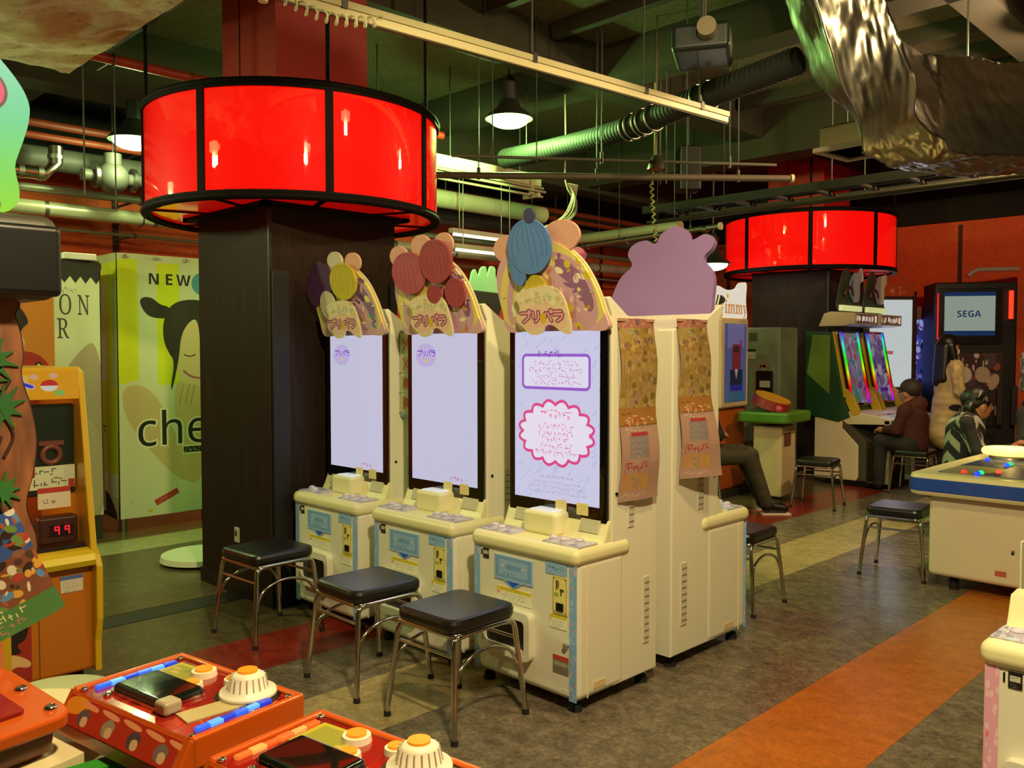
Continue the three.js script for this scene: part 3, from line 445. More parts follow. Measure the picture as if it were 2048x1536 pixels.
{ const t = thing('cable_trunking', 'wide flat cable trunking beside the greenish bell lamp', 'trunking');
  part('tray_body', box(2.4, 0.11, 0.2, 5.1, 3.12, -5.95), M(0xb9b48e, 0.5), t); part('tray_lip', [box(2.4, 0.02, 0.03, 5.1, 3.04, -5.83), box(2.4, 0.02, 0.03, 5.1, 3.0, -5.8), box(2.4, 0.02, 0.03, 5.1, 2.96, -5.84)], M(0x8f8c6c, 0.5), t);
  for (const x of [4.4, 5.2, 6.1]) part('hanger_rod', rod([x, 3.17, -5.95], [x, R.top, -5.95], 0.006, 6), darkGrey, t); part('bracket', [box(0.04, 0.2, 0.04, 6.15, 3.04, -5.84), box(0.04, 0.04, 0.2, 6.15, 2.95, -5.84)], railMat, t); }
function batten(a, b, r, label, m, tail) {
  const t = thing('ceiling_conduit', label, 'conduit'); part('conduit_run', rod(a, b, r, 14), m, t);
  for (const u of [0.12, 0.45, 0.85]) { const p = a.map((v, i) => v + (b[i] - v) * u); part('hanger_rod', [rod(p, [p[0], R.top, p[2]], 0.005, 6), rod([p[0], p[1] - 0.03, p[2]], [p[0], p[1] + 0.06, p[2]], 0.014, 8)], darkGrey, t); }
  if (tail) part('end_cap', rod(b, b.map((v, i) => v + (v - a[i]) * 0.008), r * 1.25, 14), M(0xcabf9e, 0.4), t);
  return t;
}
batten([4.3, 2.9, -4.9], [6.3, 2.9, -3.35], 0.012, 'slim conduit hung level below the greenish lamp', M(0x57544a, 0.5));
batten([4.35, 2.8, -5.15], [6.4, 2.8, -3.28], 0.026, 'thicker brown conduit hung level behind the sign boards', M(0x5c5142, 0.55), true);
batten([8.5, 2.87, -7.9], [8.5, 2.89, -5.7], 0.06, 'broad pale pipe crossing behind the blue domed sign', lagging);
const jc = batten([8.35, 2.74, -7.6], [8.35, 2.81, -5.1], 0.034, 'silver jointed conduit crossing behind the purple board', galv, true); for (const z of [-7.0, -6.4, -5.8, -5.3]) part('joint_sleeve', rod([8.35, 2.754 + (z + 7) * 0.023, z], [8.35, 2.755 + (z + 7) * 0.023, z + 0.05], 0.045, 16), steel, jc);
pipe('lagged_pipe', 'thick whitish pipe with lagging behind the rose domed sign', 3.14, -7.4, 0.1, M(0xd8d2b0, 0.4), 4.2, 8.0, []);
{ const t = scene.getObjectByName('lagged_pipe_001'); for (const x of [4.6, 6.4, 7.8]) part('pipe_hanger', rod([x, 3.22, -7.4], [x, R.top, -7.4], 0.006, 6), darkGrey, t); }
{ const t = thing('spiral_duct', 'dark flexible spiral duct crossing under the ceiling', 'duct'), pts = [[5.62, 3.2, -5.68], [5.6, 3.19, -5.0], [5.45, 3.17, -4.2], [5.25, 3.2, -3.4], [5.15, 3.26, -2.6]];
  part('duct_hose', tube(pts, 0.088, 60, 20), M(0x191c15, 0.7), t);
  const c = new THREE.CatmullRomCurve3(pts.map((p) => V(...p))); const hoops = []; for (let i = 1; i < 80; i++) { const u = i / 80, p = c.getPointAt(u), q = new THREE.TorusGeometry(0.088, 0.003, 5, 20); hoops.push(q.applyQuaternion(new THREE.Quaternion().setFromUnitVectors(V(0, 0, 1), c.getTangentAt(u))).translate(p.x, p.y, p.z)); }
  part('wire_ribs', hoops, M(0x141610, 0.75), t).userData.kind = 'stuff';
  const bands = []; for (const u of [0.5, 0.52, 0.55, 0.565, 0.6, 0.75, 0.78]) { const p = c.getPointAt(u), q = new THREE.TorusGeometry(0.097, 0.009, 6, 24); bands.push(q.applyQuaternion(new THREE.Quaternion().setFromUnitVectors(V(0, 0, 1), c.getTangentAt(u))).translate(p.x, p.y, p.z)); }
  for (const q of bands) part('clamp_band', q, galv, t); for (const z of [-5.4, -3.5]) part('hanger_rod', rod([z < -5 ? 5.62 : 5.28, 3.25, z], [z < -5 ? 5.62 : 5.28, R.top, z], 0.005, 6), darkGrey, t); }
{ const t = thing('ladder_tray', 'ladder shaped cable tray crossing in front of the smaller red drum', 'cable tray'), y = 2.82, z0 = -5.1, z1 = 2.2, x0 = 6.95, x1 = 7.6, m = M(0x231f17, 0.7);
  for (const x of [x0, x1]) part('side_rail', box(0.025, 0.07, z1 - z0, x, y, (z0 + z1) / 2), m, t);
  for (let z = z0 + 0.2; z < z1; z += 0.38) part('rung', box(x1 - x0, 0.025, 0.04, (x0 + x1) / 2, y - 0.015, z), m, t);
  part('cable_bundle', [tube([[7.2, y + 0.02, z0], [7.25, y + 0.03, -4], [7.22, y + 0.02, -2], [7.28, y + 0.02, z1]], 0.02, 40), tube([[7.35, y + 0.02, z0], [7.32, y + 0.02, -3], [7.38, y + 0.03, z1]], 0.016, 40)], rubber, t);
  for (const z of [-4.6, -3.2, -1.0, 1.2]) for (const x of [x0, x1]) part('hanger_rod', rod([x, y, z], [x, R.top, z], 0.006, 6), darkGrey, t); }
pipe('white_pipe', 'pale pipe crossing at the far right below the ladder tray', 2.6, -1.6, 0.03, M(0xb9a99a, 0.4), 8.6, 12.9, [9.2, 11.5]);
{ const t = thing('ceiling_conduit', 'olive painted conduit crossing above the smaller red drum', 'conduit'); part('conduit_run', rod([6.75, 2.66, -4.9], [6.75, 2.66, 2.6], 0.02, 12), M(0x35331f, 0.6), t); for (const z of [-4.6, -1.6, 1.4]) part('hanger_rod', rod([6.75, 2.68, z], [6.75, R.top, z], 0.005, 6), darkGrey, t); }
// silver foil air duct: a square sleeve swept along a bent path, crumpled
const foil = metal(0xa5a096, 0.3);
function sleeve(pts, half, n, crumple) {
  const c = new THREE.CatmullRomCurve3(pts.map((p) => V(...p)), false, 'catmullrom', 0.22), pos = [], idx = [], K = 128, up = V(0, 1, 0), nz = valueNoise(32);
  for (let i = 0; i <= n; i++) {
    const u = i / n, p = c.getPointAt(u), d = c.getTangentAt(u), s = V(0.58, 0.1, 0.8).cross(d).normalize(), w = d.clone().cross(s).normalize();
    for (let k = 0; k < K; k++) {
      const a = k / K * 8, side = Math.floor(a / 2), f = (a % 2) - 1, [q, r] = [[f, 1], [1, -f], [-f, -1], [-1, f]][side], j = crumple * ((nz(u * n * 0.13, k * 0.07) - 0.5) * 0.8 + 0.34 * (0.5 - Math.abs(nz(u * n * 0.3 + 9 + k * 0.05, k * 0.14) - 0.5) * 2) + 0.22 * (0.5 - Math.abs(nz(u * n * 0.62 + 5, k * 0.33 + u * 9) - 0.5) * 2) + 0.08 * (nz(u * n * 1.2 + 3, k * 0.7) - 0.5));
      pos.push(...p.clone().addScaledVector(s, q * half[0] * (1 + j)).addScaledVector(w, r * half[1] * (1 + j)).toArray());
    }
  }
  for (let i = 0; i < n; i++) for (let k = 0; k < K; k++) { const a = i * K + k, b = i * K + (k + 1) % K; idx.push(a, b, a + K, b, b + K, a + K); }
  const g = new THREE.BufferGeometry(); g.setAttribute('position', new THREE.Float32BufferAttribute(pos, 3)); g.setIndex(idx); g.computeVertexNormals(); return g;
}
{ const t = thing('foil_duct', 'crumpled silver foil air duct bending down from the ceiling', 'duct');
  part('foil_sleeve', sleeve([[4.62, 3.98, -2.3], [4.72, 3.6, -2.24], [4.88, 3.1, -2.13], [5.02, 2.92, -2.06], [5.35, 2.86, -1.97], [5.8, 2.88, -1.82], [6.4, 2.92, -1.5], [6.52, 2.96, -0.4]], [0.29, 0.17], 150, 0.13), foil, t);
  for (const [x, y, z] of [[4.95, 3.15, -2.1], [5.8, 3.0, -1.82], [6.5, 3.1, -0.5]]) part('hanger_strap', rod([x, y, z], [x, R.top, z], 0.006, 6), steel, t);
  const u = part('outlet_neck', sleeve([[5.55, 2.88, -2.0], [5.72, 2.93, -2.2], [5.9, 2.95, -2.42]], [0.16, 0.1], 50, 0.14), foil, t); }
{ const t = thing('air_outlet', 'square pale air outlet box at the end of the foil duct', 'air vent', [6.0, 2.86, -2.56], -0.1); part('outlet_box', rbox(0.4, 0.16, 0.4, 0.015, 0, 0.06, 0), metal(0xa8a68c, 0.35), t); part('outlet_frame', ring(0.46, 0.46, 0.36, 0.36, 0.03, 0.01).rotateX(-Math.PI / 2).translate(0, -0.035, 0), M(0xb5a993, 0.5), t); part('diffuser', box(0.36, 0.01, 0.36, 0, -0.015, 0), M(0x77746e, 0.6), t); for (const s of [-1, 1]) part('hanger_rod', rod([s * 0.18, 0.13, 0], [s * 0.18, R.top - 2.86, 0], 0.005, 6), darkGrey, t); }
// fluorescent battens on the far left wall
const tubeGlow = emit(0xfff6d8, 2.4, 0xffffff);
function fluor(at, len, label) { const t = thing('tube_lamp', label, 'lamp', at, 0, 'fluorescent battens on the orange wall'); part('batten_body', box(len, 0.05, 0.07, 0, 0.03, 0), M(0xd8d2b8, 0.5), t); part('lamp_tube', rod([-len / 2 + 0.03, -0.012, 0.01], [len / 2 - 0.03, -0.012, 0.01], 0.016, 12), tubeGlow, t);
  for (const s of [-1, 1]) part('hanger_rod', rod([s * len * 0.36, 0.05, 0], [s * len * 0.36, R.top - at[1], 0], 0.006, 6), galv, t);
  const l = new THREE.RectAreaLight(0xfff0c8, 9, len - 0.1, 0.04); l.position.set(0, -0.032, 0.01); l.rotation.x = -Math.PI / 2; l.name = 'tube_light'; t.add(l); }
fluor([6.75, 2.56, -7.1], 1.0, 'lower fluorescent batten on a hanging frame before the orange wall'); fluor([6.75, 2.74, -7.2], 0.9, 'upper fluorescent batten on a hanging frame before the orange wall'); fluor([5.0, 2.42, -7.15], 1.3, 'fluorescent batten behind the pink domed sign');
// lumpy sprayed beam, upper left
{ const g = new THREE.BoxGeometry(2.3, 0.78, 3.9, 46, 16, 66), p = g.attributes.position, nz = valueNoise(32), n2 = valueNoise(32);
  for (let i = 0; i < p.count; i++) { const x = p.getX(i), y = p.getY(i), z = p.getZ(i), k = 0.11 * (nz(x * 2.6 + 7, z * 2.6 + y * 2) - 0.5) + 0.06 * (n2(x * 7, z * 7 + y * 5) - 0.5) + 0.018 * (n2(x * 22, z * 22 + y * 18) - 0.5); if (y < 0.38) p.setXYZ(i, x + k * (x > 0 ? 1 : -1) * 0.9, y + k - (y < -0.2 ? 0.08 * Math.cos(x * 1.4) : 0), z + k * (z > 0 ? 1 : -1) * 0.6); }
  g.computeVertexNormals(); const sm = noiseTex(256, (x, y) => { const k = 0.9 + 0.1 * vn(x / 8, y / 8) + 0.08 * (rnd() - 0.5), q = vn2(x / 5, y / 5) > 0.9 ? 0.8 : 1; return [204 * k * q, 202 * k * q, 164 * k * q]; });
  single('sprayed_beam', 'lumpy pale beam with sprayed insulation, hanging over the jungle board', 'beam', g.translate(0.82, 3.59, -3.95), M(0xffffff, 0.95, { map: sm })); }
// odd things hanging from the ceiling
{ const t = thing('bell_lamp', 'small unlit bell lamp on a thin rod right of the greenish lamp', 'lamp', [5.55, 2.84, -3.95]); part('shade', new THREE.LatheGeometry([[0.02, 0.11], [0.035, 0.1], [0.06, 0.05], [0.075, 0], [0.07, 0]].map(([a, b]) => new THREE.Vector2(a, b)), 24), M(0x4c4436, 0.3, { side: THREE.DoubleSide, metalness: 0.5 }), t); part('lamp_base', cyl(0.062, 0.062, 0.02, 0, 0.012, 0), M(0xa85a34, 0.5), t); part('hanger_rod', rod([0, 0.1, 0], [0, R.top - 2.84, 0], 0.006, 6), M(0x5c4028, 0.5), t); }
{ const t = thing('ceiling_speaker', 'black speaker box hung below the ceiling behind the rail', 'speaker', [7.2, 3.2, -4.75], 0.8); part('speaker_box', rbox(0.24, 0.42, 0.2, 0.012, 0, 0, 0), black, t); part('speaker_grille', box(0.21, 0.38, 0.006, 0, 0, 0.102), rubber, t); part('hanger_rod', rod([0, 0.2, 0], [0, R.top - 3.2, 0], 0.008, 6), darkGrey, t); part('speaker_cable', tube([[0.02, -0.21, 0], [0.05, -0.34, 0.02], [0.16, -0.42, 0.05], [0.4, -0.4, 0.1]], 0.004, 24, 6), rubber, t); }
{ const t = thing('projector', 'dark ceiling projector with a pale lens hood', 'projector', [4.62, 3.3, -2.95], 0.5); part('projector_body', rbox(0.42, 0.16, 0.34, 0.03), M(0x15201c, 0.4), t); part('lens', cyl(0.055, 0.06, 0.1, 0, 0, 0).rotateZ(Math.PI / 2).translate(-0.25, 0.02, 0.04), M(0x7c705c, 0.3), t); part('bracket', [rod([0, 0.08, 0], [0, R.top - 3.28, 0], 0.02, 10), box(0.2, 0.02, 0.2, 0, 0.09, 0)], darkGrey, t); }
{ const list = []; for (let i = 0; i < 9; i++) { const a = i * 0.7; list.push(tube([...(i ? [] : [[5.74, 3.68, -5.05], [5.75, 3.3, -5.05]]), [5.75 + 0.02 * i, 2.92, -5.05], [5.82 + 0.03 * Math.cos(a), 2.74, -5.02 + 0.03 * Math.sin(a)], [5.78 + 0.05 * Math.cos(a), 2.6, -5.1 + 0.04 * Math.sin(a)], [5.55 + 0.04 * Math.sin(a), 2.48, -5.3]], 0.007, 24, 6)); } single('cable_bunch', 'drooping bunch of pale cables behind the blue domed sign', 'cables', list, M(0x9a9478, 0.5)); }
{ const pts = [[6.02, 3.68, -4.3], [6.02, 3.2, -4.3]]; for (let i = 0; i <= 60; i++) { const u = i / 60; pts.push([6.0 + 0.012 * Math.cos(u * 60), 2.86 - u * 0.5, -4.32 + 0.012 * Math.sin(u * 60) + 0.05 * u]); } single('twisted_cord', 'twisted yellowish cord dangling above the purple scalloped board', 'cord', tube(pts, 0.008, 180, 6), M(0x7d7340, 0.6)); }
for (const [x, z, y] of [[2.05, -5.9, 2.45], [2.32, -6.1, 2.4], [4.9, -4.6, 2.9], [5.9, -4.1, 2.8], [6.1, -4.3, 2.85]]) single('hanging_wire', 'thin dark wire hanging straight from the ceiling', 'wire', rod([x, y, z], [x, R.top, z], 0.005, 6), darkGrey, 'thin wires hanging from the ceiling');
// ---------------------------------------------------------------- banner booths by the left wall
const bannerFront = print(768, 1280, (g, w, h) => {
  g.fillStyle = '#cfd2b0'; g.fillRect(0, 0, w, h); g.fillStyle = '#d2d814'; g.fillRect(0, 28, 88, 600); g.fillRect(178, 36, 106, 600); g.fillRect(470, 40, 110, 640);
  g.fillStyle = '#4c90a8'; g.beginPath(); g.arc(404, 128, 60, 0, 7); g.fill();
  // portrait print: white blouse, hand to the cheek, dark hair tied in a side bun
  curveFill(g, [[0, 640], [80, 600], [200, 640], [300, 760], [520, 760], [768, 700], [768, 1180], [0, 1180]], '#d6d2b0');
  curveFill(g, [[10, 640], [110, 630], [190, 720], [240, 860], [330, 1010], [350, 1130], [270, 1120], [110, 930], [20, 780]], '#cdb280');
  curveFill(g, [[250, 320], [430, 320], [480, 480], [450, 640], [370, 700], [290, 640], [250, 500]], '#dcc190');
  curveFill(g, [[262, 610], [330, 640], [400, 650], [430, 720], [400, 900], [390, 1080], [360, 1150], [290, 1120], [270, 900], [250, 740]], '#d3b47f');
  curveFill(g, [[204, 330], [236, 240], [320, 206], [430, 216], [540, 290], [590, 480], [540, 560], [510, 420], [470, 330], [392, 290], [396, 460], [384, 460], [372, 300], [330, 320], [290, 390], [280, 500], [246, 660], [234, 660], [258, 520], [230, 480], [206, 420]], '#2a1f17');
  curveFill(g, [[92, 232], [112, 204], [160, 208], [190, 240], [240, 250], [250, 300], [200, 310], [130, 300]], '#241a13');
  g.strokeStyle = '#5a3b2a'; g.lineWidth = 6; g.beginPath(); g.moveTo(304, 486); g.quadraticCurveTo(332, 504, 360, 486); g.stroke(); g.strokeStyle = '#a5584a'; g.lineWidth = 9; g.beginPath(); g.moveTo(300, 566); g.quadraticCurveTo(340, 614, 400, 604); g.stroke(); g.strokeStyle = '#a98a58'; g.lineWidth = 5; for (const x of [300, 330, 356]) { g.beginPath(); g.moveTo(x, 640); g.quadraticCurveTo(x - 16, 690, x - 20, 740); g.stroke(); }
  g.fillStyle = '#15130f'; g.font = 'bold 76px sans-serif'; g.fillText('N', 136, 142); g.fillText('E', 214, 142); g.fillText('W', 270, 142);
  g.lineWidth = 16; g.strokeStyle = '#e6e2c4'; g.font = '228px sans-serif'; g.strokeText('cheero', 68, 934); g.fillStyle = '#1b1814'; g.fillText('cheero', 68, 934);
  g.fillStyle = '#e8e2c2'; g.fillRect(290, 944, 124, 46); g.fillStyle = '#1b1814'; g.fillRect(296, 952, 112, 30); tinyText(g, 302, 956, 100, 1, 19, '#e8e2c2');
  g.save(); g.translate(150, 1206); g.rotate(-0.45); g.fillStyle = '#b23a2c'; g.fillRect(0, 0, 120, 30); tinyText(g, 8, 6, 100, 1, 18, '#e0a090'); g.restore(); tinyText(g, 44, 1190, 50, 1, 18, '#8a8768'); g.fillStyle = '#c9b92c'; g.fillRect(120, 1246, 24, 14);
}, 0.7);
const bannerSide = print(256, 1280, (g, w, h) => {
  g.fillStyle = '#b9bd8a'; g.fillRect(0, 0, w, h); g.fillStyle = '#c8cc2a'; g.fillRect(0, 40, w, 80); g.fillRect(150, 40, 80, 640); g.fillRect(0, 640, w, 420); g.fillStyle = '#c9cbb4'; g.fillRect(30, 130, 160, 490);
  curveFill(g, [[60, 180], [110, 200], [120, 400], [100, 560], [50, 560], [40, 380]], '#b6a26c'); curveFill(g, [[50, 150], [90, 150], [90, 200], [50, 210]], '#2c241a'); g.fillStyle = '#2c241a'; g.fillRect(30, 380, 90, 40); g.fillRect(40, 560, 30, 50); g.fillRect(100, 560, 30, 50);
  for (const y of [700, 830, 880, 930]) tinyText(g, 30, y, 190, 1, 40, '#4c4a1c'); g.fillStyle = '#d2d4b6'; g.fillRect(0, 1060, w, 120); g.fillStyle = '#23251f'; g.beginPath(); g.ellipse(120, 1290, 130, 140, 0, 0, 7); g.fill();
}, 0.7);
const ruffle = (w, h, amp, n) => { const g = new THREE.PlaneGeometry(w, h, n, 20), p = g.attributes.position; for (let i = 0; i < p.count; i++) { const x = p.getX(i), y = p.getY(i); p.setZ(i, amp * Math.sin(x * 9 + y * 1.3) * (0.4 + 0.6 * (0.5 - y / h)) + amp * 0.5 * Math.sin(x * 23 + 1)); } g.computeVertexNormals(); return g; };
const two = { side: THREE.DoubleSide }; bannerFront.side = bannerSide.side = THREE.DoubleSide;
{ const zf = -7.09, t = thing('photo_booth', 'photo booth wrapped in a yellow striped banner reading NEW', 'photo booth', [2.69, 0, zf]);
  part('front_banner', ruffle(1.36, 2.13, 0.008, 60).translate(0.68, 1.165, 0.012), bannerFront, t);
  part('side_banner', ruffle(0.78, 2.13, 0.008, 40).rotateY(-Math.PI / 2).translate(-0.006, 1.165, -0.4), bannerSide, t);
  part('booth_frame', [box(1.34, 0.05, 0.05, 0.68, 2.2, -0.03), box(0.05, 2.1, 0.05, 0.03, 1.15, -0.03), box(0.05, 2.1, 0.05, 1.33, 1.15, -0.03), box(0.05, 2.1, 0.05, 0.03, 1.15, -0.75), box(0.05, 0.05, 0.72, 0.03, 2.2, -0.4), box(1.34, 0.05, 0.05, 0.68, 0.12, -0.03)], steel, t);
  for (const [x, z] of [[0.03, -0.03], [1.33, -0.03], [0.03, -0.75], [0.72, -0.03]]) part('leg', cyl(0.03, 0.03, 0.1, x, 0.05, z), steel, t);
  for (let i = 0; i < 6; i++) part('eyelet', new THREE.TorusGeometry(0.014, 0.004, 6, 14).translate(0.06 + i * 0.25, 2.205, 0.018), steel, t); }
{ const t = thing('photo_booth', 'photo booth wrapped in a pale banner with black zigzag trim', 'photo booth', [1.5, 0, -6.95]);
  part('front_banner', ruffle(0.98, 1.95, 0.012, 40).translate(0.52, 1.16, 0.0), print(512, 1024, (g, w, h) => {
    g.fillStyle = '#c9d0ac'; g.fillRect(0, 0, w, h); curveFill(g, [[300, 560], [420, 360], [520, 300], [540, 1100], [300, 1100]], '#a99a80'); g.fillStyle = '#b4bd98'; g.fillRect(0, 400, 330, 640); curveFill(g, [[360, 640], [470, 600], [530, 800], [500, 1040], [330, 1000]], '#b5a184');
    g.fillStyle = '#23201a'; g.fillRect(0, 0, w, 66); for (let i = 0; i < 14; i++) arrow(g, [[i * 40, 64], [i * 40 + 40, 64], [i * 40 + 20, 92]], '#23201a'); tinyText(g, 20, 14, 460, 1, 40, '#a9b08c'); tinyText(g, 300, 104, 150, 1, 22, '#8e9478');
    g.fillStyle = '#3a392c'; g.font = '110px serif'; for (const [c, x, y] of [['O', 356, 216], ['N', 424, 216], ['R', 348, 310]]) { g.save(); g.translate(x, y); g.scale(0.62, 1); g.fillText(c, 0, 0); g.restore(); } }, 0.7, two), t);
  part('side_curtain', ruffle(0.5, 1.9, 0.014, 30).rotateY(Math.PI / 2).translate(1.02, 1.16, -0.26), M(0x8e8f72, 0.8, two), t);
  part('booth_frame', [box(1.02, 0.05, 0.05, 0.52, 2.1, -0.04), box(0.05, 2.05, 0.05, 0.03, 1.03, -0.04), box(0.05, 2.05, 0.05, 0.98, 1.03, -0.04), box(0.05, 2.05, 0.05, 0.98, 1.03, -0.5)], darkGrey, t); part('top_light', rbox(0.24, 0.05, 0.08, 0.01, 0.86, 2.16, 0.0), M(0xd9dcd0, 0.4), t); }
{ const t = thing('round_platform', 'low round white platform on the floor behind the wood pillar', 'platform', [2.72, 0, -5.72]); part('platform_top', cyl(0.27, 0.28, 0.035, 0, 0.0365, 0, 48), M(0xd2d4b4, 0.4), t); for (let i = 0; i < 4; i++) part('foot', cyl(0.025, 0.025, 0.02, 0.2 * Math.cos(i * 1.57), 0.01, 0.2 * Math.sin(i * 1.57), 12), rubber, t); }

// ---------------------------------------------------------------- orange prize machine
const digitsPrint = glow(128, 64, (g, w, h) => { g.fillStyle = '#100404'; g.fillRect(0, 0, w, h); g.strokeStyle = '#ff2036'; g.lineWidth = 8; g.lineCap = 'round'; for (const x of [30, 82]) { g.beginPath(); g.moveTo(x + 20, 30); g.lineTo(x, 30); g.lineTo(x, 12); g.lineTo(x + 20, 12); g.lineTo(x + 20, 52); g.stroke(); } }, 1.6);
const getPrint = glow(512, 160, (g, w, h) => { g.fillStyle = '#f6a81c'; g.fillRect(0, 0, w, h); g.fillStyle = '#f7c83c'; g.fillRect(0, 24, 330, 110); kana(g, 'ke+dots tsu to', 96, 34, 86, '#3d48c4', 16, '#e8b8c8', 30); g.fillStyle = '#d83a2c'; g.beginPath(); g.arc(404, 84, 32, Math.PI, 0); g.fill(); g.fillStyle = '#f0e6d4'; g.beginPath(); g.arc(404, 84, 32, 0, Math.PI); g.fill(); g.fillStyle = '#9cc860'; g.fillRect(424, 110, 36, 30); g.fillStyle = '#f0b890'; for (const [x, y] of [[350, 36], [420, 30]]) { g.beginPath(); g.arc(x, y, 16, 0, 7); g.fill(); } }, 0.95);
{ const t = thing('orange_prize_machine', 'orange and yellow prize machine with a lit sign and red 99 counter', 'prize machine', [1.075, 0, -4.25]);
  const or = M(0xb66a12, 0.35, { clearcoat: 0.4 }), yel = M(0xc9a416, 0.35, { clearcoat: 0.4 }), W = 0.62;
  part('lower_cabinet', rbox(W - 0.04, 0.47, 0.68, 0.02, 0, 0.305, 0.0), or, t);
  const sidePts = [[-0.36, 0.07], [0.37, 0.07], [0.37, 0.2], [0.395, 0.3], [0.4, 0.53], [0.37, 0.575], [0.335, 0.6], [0.215, 1.36], [0.16, 1.38], [-0.36, 1.38]];
  for (const s of [-1, 1]) part('side_panel', profile(sidePts, 0.028, 0.006).translate(s * (W / 2 - 0.014), 0, 0), yel, t);
  part('shelf_ledge', profile([[0.3, 0.54], [0.385, 0.535], [0.4, 0.56], [0.385, 0.585], [0.3, 0.6]], W - 0.05, 0.006), M(0xd8c022, 0.35), t);
  part('lit_sign', box(W - 0.06, 0.125, 0.03, 0, 1.305, 0.215).rotateX(-0.0), getPrint, t); part('roof', box(W - 0.05, 0.03, 0.56, 0, 1.365, -0.07), yel, t); part('back_panel', box(W - 0.06, 0.78, 0.02, 0, 0.98, -0.33), M(0xb4602a, 0.6), t);
  part('window_pane', box(W - 0.06, 0.66, 0.006).rotateX(0.158 - 0.0).rotateX(-0.316).translate(0, 0.925, 0.283), new THREE.MeshPhysicalMaterial({ color: 0xffffff, transmission: 1, thickness: 0, roughness: 0.03 }), t);
  part('play_floor', box(W - 0.06, 0.02, 0.6, 0, 0.6, -0.02), M(0x2c221c, 0.4), t);
  const inner = part('display_column', rbox(0.22, 0.4, 0.02, 0.01, 0.17, 1.02, 0.16), M(0x14241a, 0.3), t); part('display_card', box(0.19, 0.1, 0.006, 0.18, 0.9, 0.175), print(192, 96, (g, w, h) => { g.fillStyle = '#cfd8b8'; g.fillRect(0, 0, w, h); tinyText(g, 10, 10, 170, 2, 34, '#3a4a38', 1.2); g.fillStyle = '#a83428'; g.fillRect(0, 0, 30, 40); g.fillRect(165, 60, 26, 36); }), inner);
  part('emblem', [new THREE.TorusGeometry(0.035, 0.012, 8, 24).translate(0.18, 1.0, 0.18), box(0.1, 0.02, 0.01, 0.18, 1.05, 0.18)], M(0x6f3a30, 0.4), inner);
  part('price_card', box(0.13, 0.09, 0.004, 0.17, 0.82, 0.24), print(128, 96, (g, w, h) => { g.fillStyle = '#d8cdb4'; g.fillRect(0, 0, w, h); g.fillStyle = '#b23228'; g.fillRect(0, 0, w, 24); tinyText(g, 20, 46, 90, 1, 28, '#6a5a48'); }), t);
  part('inner_post', box(0.04, 0.62, 0.04, 0.06, 0.92, 0.1), M(0xc86a2a, 0.5), t);
  const ctr = part('counter_box', rbox(0.16, 0.12, 0.08, 0.015, 0.18, 0.68, 0.22), M(0x3a1512, 0.4), t); part('digit_display', box(0.1, 0.05, 0.004, 0.19, 0.68, 0.262), digitsPrint, ctr);
  for (let i = 0; i < 9; i++) part('lit_prize', rbox(0.035, 0.03, 0.03, 0.008, -0.2 + (i % 5) * 0.06, 0.63 + (i > 4 ? 0.09 : 0), 0.16 - (i % 3) * 0.06), emit([0xffd9a0, 0xfff0d8, 0xff9a70][i % 3], 1.4, 0xcc9966), t);
  part('prize_shelf', box(0.34, 0.012, 0.3, -0.12, 0.7, 0.02), M(0x6a4a38, 0.3), t);
  part('front_art', box(0.28, 0.42, 0.004, -0.1, 0.29, 0.342), print(256, 384, (g, w, h) => { g.fillStyle = '#9a2c20'; g.fillRect(0, 0, w, h); curveFill(g, [[60, 0], [256, 0], [256, 160], [170, 130], [90, 170]], '#b97a3c'); curveFill(g, [[150, 30], [256, 0], [250, 70], [170, 90]], '#1c1712'); curveFill(g, [[170, 150], [250, 140], [240, 220], [200, 230], [230, 270], [160, 260], [190, 200]], '#201812'); curveFill(g, [[170, 250], [256, 300], [250, 330], [200, 310], [180, 330]], '#d8b070'); }), t);
  part('prize_hatch', ring(0.26, 0.2, 0.2, 0.13, 0.016, 0.012).translate(-0.17, 0.2, 0.345), yel, t); part('hatch_opening', box(0.21, 0.14, 0.004, -0.17, 0.2, 0.345), black, t);
  part('notice_label', box(0.09, 0.07, 0.003, 0.2, 0.46, 0.342), print(96, 72, (g, w, h) => { g.fillStyle = '#c9c2b0'; g.fillRect(0, 0, w, h); g.fillStyle = '#4a6aa8'; g.fillRect(0, 0, w, 16); tinyText(g, 8, 26, 80, 3, 11, '#8a8474'); }), t);
  part('panel_joint', box(0.003, 0.44, 0.004, 0.07, 0.3, 0.341), M(0x6a3c0a, 0.5), t);
  for (const [x, z] of [[-0.24, 0.26], [0.24, 0.26], [-0.24, -0.28], [0.24, -0.28]]) part('foot', cyl(0.025, 0.03, 0.075, x, 0.0375, z, 14), rubber, t);
  const l = new THREE.PointLight(0xffb070, 0.35); l.position.set(-0.1, 0.9, 0.0); l.shadow.radius = 3; l.name = 'prize_light'; t.add(l); }
single('orange_poster', 'orange and red poster with yellow lettering behind the orange machine', 'poster', box(1.0, 1.25, 0.008, 1.57, 1.42, -6.6), print(384, 480, (g, w, h) => {
  g.fillStyle = '#cc7a28'; g.fillRect(0, 0, w, h); curveFill(g, [[0, 300], [200, 240], [384, 220], [384, 480], [0, 480]], '#a82a24'); curveFill(g, [[100, 40], [260, 60], [330, 150], [300, 170], [280, 260], [200, 280], [120, 200]], '#231e1c'); curveFill(g, [[180, 0], [330, 0], [300, 40], [200, 60]], '#1d1817'); curveFill(g, [[230, 190], [290, 170], [320, 210], [280, 240]], '#d8a890'); curveFill(g, [[150, 330], [200, 380], [260, 360], [280, 400], [220, 430], [160, 400]], '#e0c0a0');
  kana(g, 'ta+dots se+dots bang bang', 180, 262, 46, '#e8cf2c', 9, '#221c14', 18); arrow(g, [[150, 300], [176, 250], [180, 320]], '#5a82c8'); }));

